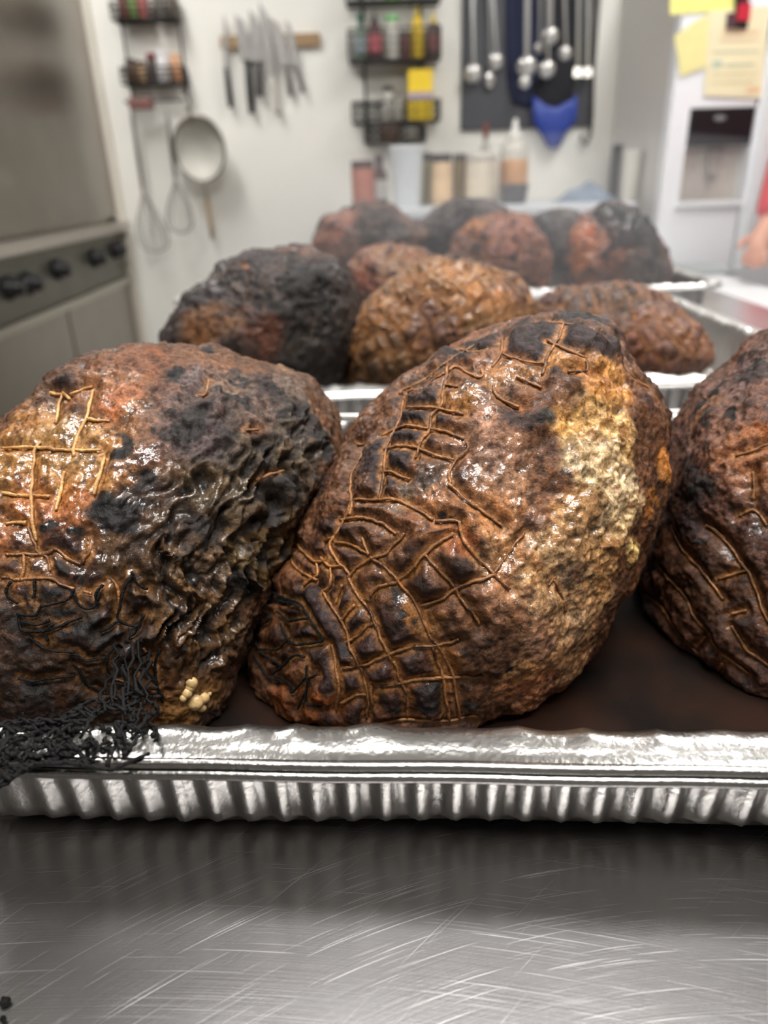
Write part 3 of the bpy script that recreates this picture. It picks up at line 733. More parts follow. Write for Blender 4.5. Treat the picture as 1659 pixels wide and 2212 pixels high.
pt1 = [P(130,1000,240,(132,86,50),cell=.15,wet=.9), P(110,960,150,(166,118,68),cell=.05,wet=.95), P(60,1080,90,(164,100,54),cell=.1,wet=.9), P(190,990,90,(170,120,74),cell=.05,wet=1), P(60,900,60,(150,100,58),wet=.6),
       P(330,800,140,(108,66,44),cell=.05,wet=.15,lump=.3), P(220,850,90,(122,78,50),cell=.05,wet=.45), P(440,770,80,(104,70,50),wet=.1,lump=.3), P(250,890,45,(148,90,60),wet=.5), P(90,1150,90,(150,92,58),cell=.4,wet=.9),
       P(420,900,110,(94,72,66),char=.35,wet=.12,lump=.4), P(520,850,110,(104,82,74),char=.3,wet=.1,lump=.5), P(480,960,110,(84,66,62),char=.4,wet=.15,ridge=.5), P(620,860,70,(102,84,76),char=.35,wet=.1,lump=.4), P(650,950,90,(84,70,60),char=.4,ridge=.7),
       P(600,1050,130,(92,74,56),char=.35,ridge=.9,wet=.2), P(480,1120,140,(92,70,46),char=.35,ridge=1,wet=.5), P(330,1110,90,(92,66,50),char=.45,ridge=.4,wet=.9), P(400,1240,150,(92,64,38),char=.3,ridge=1,wet=.5),
       P(560,1200,110,(96,68,34),char=.3,ridge=1,wet=.42), P(420,1370,120,(96,64,34),char=.2,ridge=1,wet=.55), P(250,1250,100,(98,68,42),char=.3,cell=.3,ridge=.3,wet=.7), P(110,1260,110,(86,50,34),cell=.5,char=.25,wet=.8),
       P(120,1380,120,(44,24,18),char=.68,wet=.45), P(250,1390,90,(58,34,20),char=.55,wet=.5), P(60,1480,120,(46,27,14),char=.4,wet=.45), P(200,1500,90,(58,34,16),char=.3,wet=.5), P(330,1470,80,(84,52,26),wet=.5,ridge=.4),  # low front: charring, plus shade painted in as darker colour and extra char
       P(400,1540,80,(120,82,44),wet=.6,lump=.6), P(230,1105,48,(30,26,28),char=.85,wet=.6), P(265,1110,36,(30,26,28),char=.85), P(285,955,36,(34,30,32),char=.85,wet=.5), P(340,985,40,(96,62,48),char=.2,wet=.9), P(310,1050,45,(60,46,42),char=.55,wet=.9),
       P(260,1010,30,(130,92,72),wet=1), P(390,830,30,(40,38,40),char=.85), P(460,760,22,(34,30,30),char=.9), P(600,800,30,(120,90,66),lump=.4), P(690,860,40,(44,42,42),char=.8), P(160,1340,60,(36,30,30),char=.85,wet=.3), P(85,1160,20,(30,26,30),char=.7), P(150,1170,26,(40,36,40),char=.6)]
k1 += g1x
r1 = roast('roast', S1, 236, 'left roast in the nearest pan, half golden and half charred black', rgb(92, 60, 40), pt1, k1, b1_, seed=9, golden=g1, wet0=.35, rough=1.25,
      ridge_dir=(_R*-.38 - _U*.92 + _F*.05),
      auto_net=dict(axis=(.1, .3, .95), nm=20, nh=11, keep=lambda x, y, p: (p - CAM) @ (p - S1.C) > 0.006))
# pale fat beads at its foot
fb = MB()
for x, y, rr in [(405,1468,13),(395,1490,11),(412,1510,17),(430,1500,12),(425,1520,10),(440,1490,7),(402,1478,10),(388,1500,8)]:
    h = S1.hit(x, y)
    if h is not None:
        q = h[0] + h[1]*.0030; rad = rr*np.linalg.norm(q-CAM)/FPX; fb.ell(q, (rad, rad*.9, rad*1.05), 12, 8)
if fb.v: fb.build('fat_beads', M_fat, r1, True)
# burnt end of the net, trailing over the rim of the pan
def trailing_net():
    rnd = random.Random(4); mb = MB()
    up = [(-60,1570),(40,1552),(120,1548),(200,1512),(280,1498),(345,1480)]; lo = [(-60,1735),(20,1690),(70,1652),(150,1648),(240,1664),(335,1622)]
    def pt(u, v, lift):
        xs = -60 + 400*u
        yu = np.interp(xs, [p[0] for p in up], [p[1] for p in up]); yl = np.interp(xs, [p[0] for p in lo], [p[1] for p in lo])
        y = yu + (yl-yu)*v
        p = on_z(xs, y, zr + .0022 + lift)
        # behind the rim the strands climb towards the meat, over the outer edge they hang down
        q = (p[:2]-P1O) @ uy
        if q < .001: p = on_z(xs, y, zr + .0022 + lift); 
        return p
    for k in range(11):      # long twisted strands
        v0 = rnd.random(); u = rnd.uniform(-.02, .25); dv = rnd.uniform(-.35, .35); ph = rnd.uniform(0, 6); end = rnd.uniform(.65, 1); m = 40
        for tw in (0, 1):    # two plies
            pts = []
            for i in range(m):
                uu = u + (end-u)*i/(m-1); vv = min(1, max(0, v0 + dv*i/m + .05*math.sin(ph + i*.33) + .04*math.sin(ph*3 + i*.81) + .035*math.sin(i*1.1 + tw*math.pi)))
                pts.append(pt(uu, vv, .0022*(.5+.5*math.sin(ph*2+i*.4)) + .0006*math.cos(i*1.1 + tw*math.pi)))
            mb.tube(pts, [.00050*rnd.uniform(.6, 1.5) for _ in pts], 5)
    for k in range(32):      # slanting cross strands that close the mesh
        u = rnd.random(); v0 = rnd.random()*.75; pts = []; sl = rnd.choice((-1, 1))*rnd.uniform(.03, .12); ln = rnd.uniform(.2, .45)
        for i in range(10): pts.append(pt(min(1, max(0, u+sl*i/9+.008*math.sin(i*1.9+k))), min(1, v0+ln*i/9+.02*math.sin(i*2.3+k)), .002*math.sin(math.pi*i/9)+.0005*rnd.random()))
        mb.tube(pts, [.00055*rnd.uniform(.5, 1.6) for _ in pts], 5)
    for k in range(70):      # frayed knots where threads bunch
        u, v0 = rnd.random(), rnd.random(); q = pt(u, v0, .001); a = rnd.uniform(.0005, .0011)
        mb.ell(q, (a*rnd.uniform(1, 2.2), a, a), 6, 4)
    return mb
o = trailing_net().build('trailing_net_end', M_burnt, r1, True); o['label'] = 'charred black net end draped over the pan rim'
# its strands climbing back to the meat
mb = MB(); rnd = random.Random(12)
for k in range(9):
    x0 = rnd.uniform(190, 345); h = S1.hit(x0 + rnd.uniform(-10, 30), rnd.uniform(1330, 1480)); 
    if h is None: continue
    a = h[0] + h[1]*.001; b = on_z(x0, rnd.uniform(1500, 1560), zr + .003)
    pts = [a + (b-a)*tt + np.array([0, 0, .004*math.sin(math.pi*tt)]) + np.array([rnd.uniform(-1, 1), rnd.uniform(-1, 1), rnd.uniform(-1, 1)])*.0018 for tt in np.linspace(0, 1, 9)]
    mb.tube(pts, [.0005*rnd.uniform(.6, 1.6) for _ in pts], 5)
mb.build('net_strands', M_burnt, r1, True)

# ---- right roast
S3 = Shape([(1659,728),(1600,762),(1540,802),(1490,852),(1457,902),(1442,980),(1432,1060),(1415,1130),(1386,1200),(1372,1270),(1390,1350),(1430,1430),(1480,1500),(1550,1560),(1640,1610),(1850,1660),(2050,1580),
            (2200,1350),(2230,1050),(2100,800),(1900,702),(1780,695)], .315, .098, FLOOR, (P1O, yaw1, P1W, P1D))
k3 = crop(1309, 1120, 4.609, [[(640,60),(720,250),(870,450),(1000,610),(1160,810)], [(450,440),(620,650),(780,850),(900,1040),(1020,1140),(1100,1270),(1250,1390),(1440,1520)],
    [(330,760),(470,870),(640,1080),(820,1270),(1000,1440),(1120,1560),(1320,1700),(1440,1820),(1600,1950)], [(1030,80),(1180,240),(1300,420),(1400,540),(1500,760),(1600,980),(1800,1300)],
    [(1100,1540),(1180,1420)], [(900,1290),(980,1180)], [(1300,1960),(1340,1780)], [(1270,1060),(1370,1210),(1420,1300),(1560,1400),(1700,1500)], [(350,1110),(500,1230),(700,1480),(900,1680),(1150,1850),(1400,2050)],
    [(1100,600),(1300,540),(1400,520)], [(1250,950),(1400,910)]])
k3 += crop(1359, 720, 5.027, [[(1200,1350),(1350,1300),(1500,1230),(1800,1100)], [(670,1180),(690,1310)], [(1180,1980),(1340,1920),(1480,2080)], [(400,1900),(560,2200)], [(850,2080),(1000,2212)], [(1340,1500),(1330,1800)]])
pt3 = [P(1560,860,140,(112,76,62),cell=.2,wet=.25,lump=.5,char=.15), P(1620,800,90,(104,74,66),char=.25,wet=.3,lump=.4), P(1520,890,50,(138,90,58),wet=.2,lump=.4), P(1640,960,50,(168,100,56),wet=.4), P(1600,1010,90,(134,86,60),wet=.4,lump=.5),
       P(1640,1080,80,(138,90,64),wet=.5,lump=.4), P(1510,1030,70,(96,60,44),char=.3,wet=.3,lump=.4), P(1590,910,18,(30,28,28),char=1), P(1500,1080,50,(66,42,32),char=.4), P(1600,1140,90,(92,60,50),char=.25,wet=.6), P(1480,1200,110,(84,50,32),cell=.2,wet=.35),
       P(1560,1300,130,(76,46,30),cell=.3,wet=.45), P(1450,1380,130,(48,28,20),cell=.3,wet=.3), P(1600,1480,130,(62,38,26),cell=.3,wet=.4), P(1480,990,30,(30,24,22),char=.7), P(1540,850,20,(40,34,32),char=.7), P(1520,1150,20,(34,28,26),char=.8)]
roast('roast', S3, 220, 'dark brown netted roast cut off by the right picture edge', rgb(92, 58, 44), pt3, k3, (), seed=15, wet0=.35,
      auto_net=dict(axis=(.6, .2, .75), nm=18, nh=10, keep=lambda x, y, p: x > 1665 or (p - CAM) @ (p - S3.C) > 0.006))

# ---- roasts in the pans behind
PB2 = ((-0.215, y2), 0.0, 0.345, 0.455); PB3 = ((0.135, y2), 0.0, c2[0]-0.135, 0.455); PB4 = ((c3[0]-0.53, c3[1]+.004), 0.0, 0.53, 0.33); PB5 = ((c3[0]-0.53-.265, c3[1]+.004), 0.0, 0.26, 0.33)
def far_roast(outline, Yc, depth, label, base, patches, seed, net=None, ridge=None, n=92, rough=1.6):
    s = Shape(outline, Yc, depth, FLOOR, {21: PB2, 23: PB2, 25: PB2, 27: PB3, 29: PB5, 31: PB4, 33: PB4, 35: PB4, 37: PB4}[seed])
    an = dict(axis=net[0], nm=net[1], nh=net[2]) if net else None
    return roast('roast', s, n, label, rgb(*base), patches, (), (), seed=seed, bulge=.003, rough=rough, auto_net=an, ridge_dir=ridge, cord_r=.0010, wet0=.35)
far_roast([(620,537),(680,537),(730,560),(760,610),(773,660),(767,740),(750,805),(720,850),(600,890),(450,870),(370,805),(350,732),(366,690),(402,642),(440,612),(482,572),(540,550)], .675, .092,
          'black charred roast behind the left roast', (64,54,52), [P(470,700,60,(120,84,60)), P(420,720,60,(110,74,50),lump=.6), P(640,650,120,(50,46,46),char=.7,lump=.8,wet=.3), P(540,610,90,(80,66,62),char=.5,lump=.7), P(570,720,60,(96,56,40),char=.2), P(700,760,110,(62,52,46),char=.45),
          P(530,585,14,(200,130,100)), P(650,540,60,(110,86,80),char=.3,lump=.6), P(380,720,40,(70,58,54)), P(500,790,70,(74,56,48))], 21)
far_roast([(950,548),(1000,556),(1060,566),(1120,592),(1147,640),(1150,690),(1120,755),(1050,830),(950,870),(800,870),(745,835),(738,760),(760,690),(800,642),(860,592),(905,562)], .69, .09,
          'tan brown netted roast directly behind the middle roast', (128,92,66), [P(1000,610,90,(160,110,68),wet=.6,lump=.4), P(1060,640,70,(168,114,72),wet=.5,lump=.4), P(880,680,90,(140,98,68),wet=.5), P(940,700,60,(120,84,70),char=.25), P(820,780,90,(122,86,56)), P(1110,620,50,(120,84,70),char=.3), P(1000,560,60,(90,74,68),char=.5)], 23, net=((.8,.1,.4),26,16))
far_roast([(840,524),(900,536),(940,562),(962,620),(900,690),(800,700),(757,650),(750,575),(780,538)], .90, .085,
          'brown roast half hidden behind the tan brown roast', (128,88,72), [P(830,560,60,(136,106,90)), P(790,610,50,(130,76,62))], 25, net=((.2,.1,.9),20,12))
far_roast([(1290,607),(1370,614),(1450,642),(1510,690),(1545,740),(1550,785),(1500,825),(1400,860),(1250,860),(1160,805),(1132,725),(1160,662),(1210,622)], .70, .09,
          'brown netted roast behind the right roast', (116,80,68), [P(1300,640,110,(104,82,74),char=.3,lump=.4), P(1450,720,90,(134,92,76),wet=.5), P(1260,760,90,(110,70,54)), P(1380,770,60,(120,74,56))], 27, net=((.9,.1,.3),22,16))
far_roast([(805,437),(700,468),(677,520),(682,575),(740,612),(860,612),(930,565),(930,505),(885,470),(845,442),(760,440)][::-1], 1.19, .10,
          'far left dark roast under the red container', (98,72,64), [P(730,480,50,(138,92,80),lump=.3), P(690,540,50,(130,84,66)), P(830,490,70,(76,64,60),char=.4)], 29)
far_roast([(990,426),(1050,432),(1092,452),(1112,505),(1080,550),(960,555),(900,525),(903,482),(940,450)], 1.30, .08,
          'dark roast at the very back of the farthest pan', (86,72,70), [P(980,450,70,(80,70,70),char=.45)], 31)
far_roast([(1080,457),(1140,467),(1180,512),(1191,560),(1182,625),(1100,650),(1000,620),(966,565),(980,512),(1020,472)], 1.17, .085,
          'reddish brown roast in the middle of the farthest pan', (132,88,76), [P(1020,490,40,(168,110,70)), P(1110,500,60,(146,96,88)), P(1000,540,50,(110,72,62)), P(1140,580,60,(108,70,60))], 33, net=((.3,.1,.9),18,10))
far_roast([(1200,457),(1250,462),(1272,520),(1235,590),(1180,580),(1150,505),(1165,466)], 1.33, .07,
          'small dark roast between two reddish roasts in the farthest pan', (88,74,72), [P(1200,480,40,(84,76,78),char=.4)], 35)
far_roast([(1330,434),(1370,446),(1412,490),(1441,540),(1454,582),(1440,628),(1380,650),(1270,650),(1226,605),(1222,560),(1236,502),(1260,462),(1300,438)], 1.21, .09,
          'roast with orange front and black top at the right of the farthest pan', (112,78,66), [P(1290,520,80,(190,106,70),wet=.8,lump=.5), P(1260,570,50,(176,104,62),wet=.8), P(1380,480,90,(76,70,72),char=.6,lump=.6), P(1320,450,50,(84,78,80),char=.6), P(1330,570,60,(136,90,76),wet=.5), P(1410,580,60,(94,80,76))], 37)


# ------------------------------------------------------------------ wall rack helpers
def C(name, r, g, b, rough=.45, **k): return mat(name, rgb(r, g, b), rough, **k)
def pxm(x, y, Y):   # metres per photo pixel at that place
    return float(np.linalg.norm(on_y(x+1, y, Y) - on_y(x, y, Y)))
def bottle(name, label, cat, x, ytop, zb, wpx, Y, body, cap=None, kind='jar', band=None, group=None, ybot=None):
    p = on_y(x, ytop, Y)
    if ybot is not None: zb = on_y(x, ybot, Y)[2]
    H = p[2] - zb; r = wpx * pxm(x, ytop, Y) / 2; c = (p[0], Y, zb)
    t = empty(name, c, label, cat, group)
    if kind == 'bottle': prof = [(r*.92, 0), (r, H*.03), (r, H*.55), (r*.85, H*.66), (r*.38, H*.78), (r*.34, H*.86)]; ch = (.80, 1.0, r*.42)
    elif kind == 'squeeze': prof = [(r*.92, 0), (r, H*.03), (r, H*.62), (r*.9, H*.70), (r*.5, H*.76)]; ch = (.74, 1.0, None)
    elif kind == 'tub': prof = [(r*.82, 0), (r*.84, H*.02), (r, H*.97), (r*1.04, H)]; ch = None
    else: prof = [(r*.94, 0), (r, H*.04), (r, H*.78), (r*.9, H*.84), (r*.86, H*.88)]; ch = (.84, 1.0, r*.95)
    b = MB().lathe(prof, c, 18).build('body', body, t, True)
    if cap is not None and ch:
        if ch[2] is None: cp = [(r*.62, H*.74), (r*.6, H*.80), (r*.28, H*.86), (r*.12, H)]
        else: cp = [(ch[2], H*ch[0]), (ch[2], H*(ch[1]-.01)), (ch[2]*.92, H*ch[1])]
        MB().lathe(cp, c, 16).build('cap', cap, t, True)
    elif cap is not None:
        MB().lathe([(r*1.05, H*.97), (r*1.07, H*.985), (r*1.02, H*1.02), (0.0, H*1.025)], c, 18).build('lid', cap, t, True)
    if band is not None: MB().lathe([(r*1.012, H*.14), (r*1.014, H*.16), (r*1.014, H*.50), (r*1.012, H*.52)], c, 18).build('paper_label', band, t, True)
    return t
def basket(parent, x0, x1, y0, y1, zb, h, rows=3, name='basket', nf=7):
    mb = MB(); r = .0028
    def loop(z, rr): mb.tube([(x0, y0, z), (x1, y0, z), (x1, y1, z), (x0, y1, z)], rr, 5, True)
    for k in range(rows + 1): loop(zb + h*k/rows, r if 0 < k < rows else r*1.5)
    for k in range(nf + 1):
        x = x0 + (x1-x0)*k/nf; mb.tube([(x, y1, zb+h*.9), (x, y1, zb), (x, y0, zb), (x, y0, zb+h)], r*.8, 4)
    for k in range(1, 4):
        y = y0 + (y1-y0)*k/4; mb.tube([(x0, y, zb+h), (x0, y, zb), (x1, y, zb), (x1, y, zb+h)], r*.8, 4)
    return mb.build(name, M_black, parent, True)

# ---- left spice rack
RY0, RY1 = WY - .105, WY - .012
xa, xb = on_y(258, 150, RY0)[0], on_y(393, 150, RY0)[0]
zt2, zt1, ztr = on_y(325, 180, RY0)[2], on_y(310, 40, RY0)[2], on_y(335, 218, RY0)[2]
rk = empty('wire_spice_rack', ((xa+xb)/2, WY-.06, ztr), 'black wire spice rack beside the steel oven', 'rack')
for x in (xa+.01, xb-.01): MB().tube([(x, RY1, ztr-.02), (x, RY1, zt1+.30)], .004, 6).build('post', M_black, rk, True)
basket(rk, xa, xb, RY0, RY1, zt1, .055); basket(rk, xa, xb, RY0, RY1, zt2, .055)
MB().tube([(xa, RY1, ztr), (xa, RY0, ztr), (xb, RY0, ztr), (xb, RY1, ztr)], .004, 6).build('utensil_bar', M_black, rk, True)
SY = WY - .06
g = 'spice jars on the left wire rack'
for x, yt, wd, bc, cc, lb, kd in [
    (281, 128, 26, (92,70,54), (44,40,46), 'squat brown spice jar with dark cap, left end of the lower basket', 'jar'), (303, 132, 22, (170,140,105), (80,60,50), 'tan spice jar in the lower basket of the left rack', 'jar'),
    (325, 116, 22, (70,54,50), (130,30,38), 'dark spice jar with a dark red cap in the lower basket', 'jar'), (347, 110, 26, (222,220,220), (236,234,236), 'white spice jar in the lower basket of the left rack', 'jar'),
    (377, 116, 22, (216,160,118), (222,178,140), 'peach coloured spice jar, right end of the lower basket', 'jar')]:
    bottle('spice_jar', lb, 'jar', x, yt, zt2+.004, wd, SY, C('jar_%d' % x, *bc), C('jcap_%d' % x, *cc), kd, group=g)
for x, wd, bc, cc, lb in [(262, 24, (120,70,66), (60,40,40), 'reddish spice jar at the left end of the upper basket'), (283, 22, (120,150,84), (70,80,60), 'green spice jar in the upper basket of the left rack'),
    (305, 24, (180,96,92), (90,50,50), 'pink red spice jar in the upper basket of the left rack'), (340, 26, (132,124,116), (70,66,62), 'grey spice jar in the upper basket of the left rack'), (368, 24, (120,110,100), (60,56,54), 'brownish grey spice jar, right end of the upper basket')]:
    bottle('spice_jar', lb, 'jar', x, -20, zt1+.004, wd, SY, C('ujar_%d' % x, *bc), C('ujcap_%d' % x, *cc), 'jar', group=g)
# small red packet on the bar
p = on_y(302, 222, RY0); MB().box((p[0]-.045, RY0-.012, p[2]-.022), (p[0]+.05, RY0+.03, p[2]+.016), .006).build('spice_packet', C('packet', 120, 80, 74), None, label='small reddish packet lying on the lowest bar of the left rack', cat='packet')

# ---- whisks, strainer, brush
M_tool = mat('dull_steel', rgb(150, 146, 140), .35, 1.0, var=.08)
def whisk(label, a, b, tip, wpx, Y):
    A, B, T = on_y(*a, Y), on_y(*b, Y), on_y(*tip, Y); t = empty('whisk', B, label, 'whisk', 'whisks hanging from the left rack')
    MB().tube([A, A+(B-A)*.1, (A+B)/2, B], [.004, .008, .009, .007], 8).build('handle', M_tool, t, True)
    r = wpx*pxm(*b, Y)/2; d = T-B; L = np.linalg.norm(d); d = d/L
    for k in range(5):
        an = math.pi*k/5; s = math.cos(an)*np.array([1.0, 0, 0]) + math.sin(an)*np.array([0, 1.0, 0])*.8
        pts = [B + d*L*(.5-.5*math.cos(math.pi*u)) + s*r*math.sin(2*math.pi*u)*(.35+.65*(.5-.5*math.cos(math.pi*min(u, 1-u)*2))) for u in np.linspace(0, 1, 33)]
        # one closed teardrop of wire
        pts = []
        for u in np.linspace(0, 2*math.pi, 30): pts.append(B + d*L*(.5-.5*math.cos(u)) + s*r*math.sin(u)*(.55-.45*math.cos(u)))
        MB().tube(pts, .0017, 5).build('wire_loop', M_tool, t, True)
whisk('large balloon whisk hanging nearest the oven', (283, 232), (309, 412), (338, 545), 105, WY-.07)
whisk('balloon whisk hanging behind the round strainer', (360, 236), (379, 385), (392, 505), 88, WY-.10)
def strainer():
    Y = WY-.13; c = on_y(431, 322, Y); r = 59*pxm(431, 322, Y)
    t = empty('round_strainer', c, 'round fine mesh strainer hanging on the back wall', 'strainer')
    MB().tube([c + np.array([r*.92*math.cos(a), 0, r*1.08*math.sin(a)]) for a in np.linspace(0, 2*math.pi, 40, endpoint=False)], .006, 6, True).build('rim', M_tool, t, True)
    mb = MB(); pr = [(r*math.sin(a), .07*math.cos(a)) for a in np.linspace(math.pi/2, .02, 9)]
    vs = []
    for rr, zz in pr:
        for k in range(28): an = 2*math.pi*k/28; vs.append((c[0]+rr*.92*math.cos(an), Y+zz, c[2]+rr*1.08*math.sin(an)))
    mb.add(vs, [(i*28+k, i*28+(k+1) % 28, (i+1)*28+(k+1) % 28, (i+1)*28+k) for i in range(8) for k in range(28)])
    mb.build('mesh_bowl', mat('strainer_mesh', rgb(196, 194, 184), .5, .0, var=.2, scale=900), t, True)
    a, b = on_y(416, 262, Y), on_y(398, 205, Y); MB().tube([a, (a+b)/2, b], .006, 6).build('handle', M_tool, t, True)
    k = on_y(436, 388, Y); MB().tube([k+np.array([-.012, 0, .01]), k+np.array([-.008, 0, -.012]), k+np.array([.008, 0, -.012]), k+np.array([.012, 0, .01])], .003, 5).build('rest_hook', M_tool, t, True)
strainer()
a, m_, b = on_y(440, 392, WY-.04), on_y(447, 425, WY-.04), on_y(459, 516, WY-.04)
t = empty('wooden_handle_tool', b, 'thin tool with a light wooden handle hanging below the strainer', 'kitchen tool')
MB().tube([m_, (m_+b)/2, b], [.008, .010, .009], 8).build('handle', C('pale_wood', 168, 142, 100), t, True); MB().tube([a, m_], .0025, 5).build('shaft', M_tool, t, True)

# ---- knife strip and knives
za, zb_ = on_y(585, 104, WY)[2], on_y(585, 76, WY)[2]; x0, x1 = on_y(478, 95, WY)[0], on_y(692, 88, WY)[0]
M_strip = C('strip_wood', 156, 128, 92, .5)
MB().box((x0, WY-.022, za), (x1, WY-.001, zb_), .003).build('knife_strip', M_strip, None, label='light wooden magnetic knife strip on the back wall', cat='knife strip')
M_blade = mat('knife_steel', rgb(176, 174, 170), .35, .55, var=.08)
def knife(label, blade_px, handle_px, bw, hw, hm):
    Y = WY-.028; (bx0, by0), (bx1, by1) = blade_px; A, B = on_y(bx0, by0, Y), on_y(bx1, by1, Y); s = pxm(bx0, by0, Y)
    t = empty('kitchen_knife', B, label, 'knife', 'knives on the wooden strip')
    d = (A-B)/np.linalg.norm(A-B); n = np.array([d[2], 0, -d[0]]); w = bw*s
    L = np.linalg.norm(A-B)
    pl = [B - n*w*.5, B + n*w*.5, B + d*L*.55 + n*w*.48, B + d*L*.85 + n*w*.2, A - n*w*.42, B + d*L*.5 - n*w*.5]
    MB().quadbox(pl, (0, -1, 0), .0025).build('blade', M_blade, t)
    H0, H1 = on_y(*handle_px[0], Y), on_y(*handle_px[1], Y); hh = hw*s/2
    MB().tube([H0, H0+(H1-H0)*.3, H0+(H1-H0)*.75, H1], [hh*.8, hh*.9, hh, hh*.85], 8).build('handle', hm, t, True)
M_gh = C('grey_handle', 120, 116, 112); M_lh = C('pale_handle', 196, 192, 184)
knife('narrow knife with a black handle, leftmost on the strip', ((487, 30), (488, 146)), ((488, 146), (498, 232)), 10, 13, M_blackp)
knife('wide knife with the longest black handle on the strip', ((518, 30), (532, 132)), ((534, 130), (544, 245)), 26, 16, M_blackp)
knife('wide knife with a dark grey handle in the strip cluster', ((548, 20), (556, 134)), ((558, 132), (562, 208)), 24, 15, C('dark_handle', 70, 68, 68))
knife('bright bladed knife with a pale grey handle hanging lowest', ((568, 2), (584, 166)), ((586, 166), (602, 250)), 22, 13, M_lh)
knife('broad knife with a grey handle right of the cluster', ((594, 36), (614, 142)), ((616, 140), (628, 206)), 28, 13, M_gh)
knife('rightmost knife on the strip with a slim grey handle', ((622, 40), (638, 142)), ((640, 140), (655, 200)), 16, 11, C('mid_handle', 100, 97, 95))

# ---- middle wire rack with bottles
R2Y0, R2Y1 = WY-.125, WY-.012; SY2 = WY-.07
xa, xb = on_y(752, 100, R2Y0)[0], on_y(952, 100, R2Y0)[0]
zA, zB, zC_ = on_y(850, 128, R2Y0)[2], on_y(850, 306, R2Y0)[2], on_y(850, 14, R2Y0)[2]
rk = empty('wire_bottle_rack', ((xa+xb)/2, WY-.06, zB), 'black wire wall rack holding sauce bottles and a yellow box', 'rack')
for x in (xa+.06, xb-.07): MB().tube([(x, RY1, zB), (x, RY1, zC_+.32)], .005, 6).build('post', M_black, rk, True)
basket(rk, xa, xb, R2Y0, R2Y1, zA, on_y(850, 60, R2Y0)[2]-zA, 4); basket(rk, xa+.005, xb, R2Y0, R2Y1, on_y(850, 262, R2Y0)[2], on_y(850, 218, R2Y0)[2]-on_y(850, 262, R2Y0)[2], 3); basket(rk, xa+.05, xb-.06, R2Y0, R2Y1, zB, on_y(850, 275, R2Y0)[2]-zB, 2)
MB().box((xa, R2Y0, zA-.004), (xb, R2Y1, zA)).build('shelf_plate', M_black, rk)
basket(rk, xa, xb, R2Y0, R2Y1, zC_+.02, .07, 3)
g = 'bottles in the middle wire rack'
M_lab = C('white_label', 224, 222, 214)
bottle('sauce_bottle', 'sauce bottle with a teal green cap, leftmost on the middle rack', 'bottle', 777, 30, zA+.004, 26, SY2, C('b1', 120, 136, 120), C('b1c', 40, 112, 92), 'bottle', C('b1l', 170, 186, 190), g)
bottle('sauce_bottle', 'black topped sauce bottle with a pink label', 'bottle', 808, 24, zA+.004, 28, SY2, C('b2', 96, 66, 66), C('b2c', 44, 40, 42), 'squeeze', C('b2l', 214, 112, 120), g)
bottle('sauce_bottle', 'white bottle with a light green cap on the middle rack', 'bottle', 846, 34, zA+.004, 32, SY2, C('b3', 214, 212, 200), C('b3c', 132, 196, 128), 'jar', None, g)
bottle('sauce_bottle', 'short dark red sauce bottle left of the yellow bottle', 'bottle', 876, 70, zA+.004, 22, SY2, C('b4', 104, 64, 62), C('b4c', 66, 50, 50), 'jar', None, g)
bottle('sauce_bottle', 'tall yellow mustard squeeze bottle on the middle rack', 'bottle', 901, 12, zA+.004, 28, SY2, C('b5', 226, 192, 52), C('b5c', 236, 206, 70), 'squeeze', None, g)
bottle('sauce_bottle', 'dark bottle with a small yellow tip, rightmost on the middle rack', 'bottle', 936, 24, zA+.004, 28, SY2, C('b6', 96, 80, 76), C('b6c', 220, 196, 90), 'squeeze', C('b6l', 134, 92, 90), g)
bottle('sauce_bottle', 'bright green bottle on the top basket of the middle rack', 'bottle', 846, -80, zC_+.024, 32, SY2, C('b7', 130, 206, 84), C('b7c', 90, 160, 60), 'jar', None, g)
# yellow box
pa, pb = on_y(881, 150, SY2-.02), on_y(935, 262, SY2-.02)
t = empty('yellow_box', ((pa[0]+pb[0])/2, SY2, pb[2]), 'bright yellow food box standing in the lower rack basket', 'box')
MB().box((pa[0], SY2-.03, pb[2]), (pb[0], SY2+.03, pa[2]), .003).build('carton', C('yellow_card', 240, 206, 44), t)
pc, pd = on_y(881, 200, SY2-.02), on_y(935, 218, SY2-.02)
MB().box((pa[0]-.001, SY2-.0315, pd[2]), (pb[0]+.001, SY2-.0298, pc[2])).build('printed_band', C('mauve_band', 176, 160, 168), t)
zb2 = on_y(850, 262, R2Y0)[2]
bottle('condiment_jar', 'small white jar with a dark top behind the basket wires', 'jar', 838, 186, zb2+.004, 24, SY2, C('j1', 190, 186, 176), C('j1c', 70, 66, 62), 'jar', None, 'jars in the lower rack basket')
bottle('condiment_jar', 'pale glass jar left of the yellow box', 'jar', 862, 200, zb2+.004, 22, SY2, C('j2', 176, 172, 160), C('j2c', 110, 106, 100), 'jar', None, 'jars in the lower rack basket')
bottle('condiment_jar', 'brown condiment jar low in the small basket', 'jar', 840, 262, zB+.004, 46, SY2, C('j3', 108, 82, 68), C('j3c', 84, 70, 62), 'jar', None, 'jars in the lower rack basket')
bottle('condiment_jar', 'clear grey jar low in the small basket', 'jar', 888, 268, zB+.004, 36, SY2, C('j4', 150, 146, 136), C('j4c', 70, 68, 66), 'jar', None, 'jars in the lower rack basket')

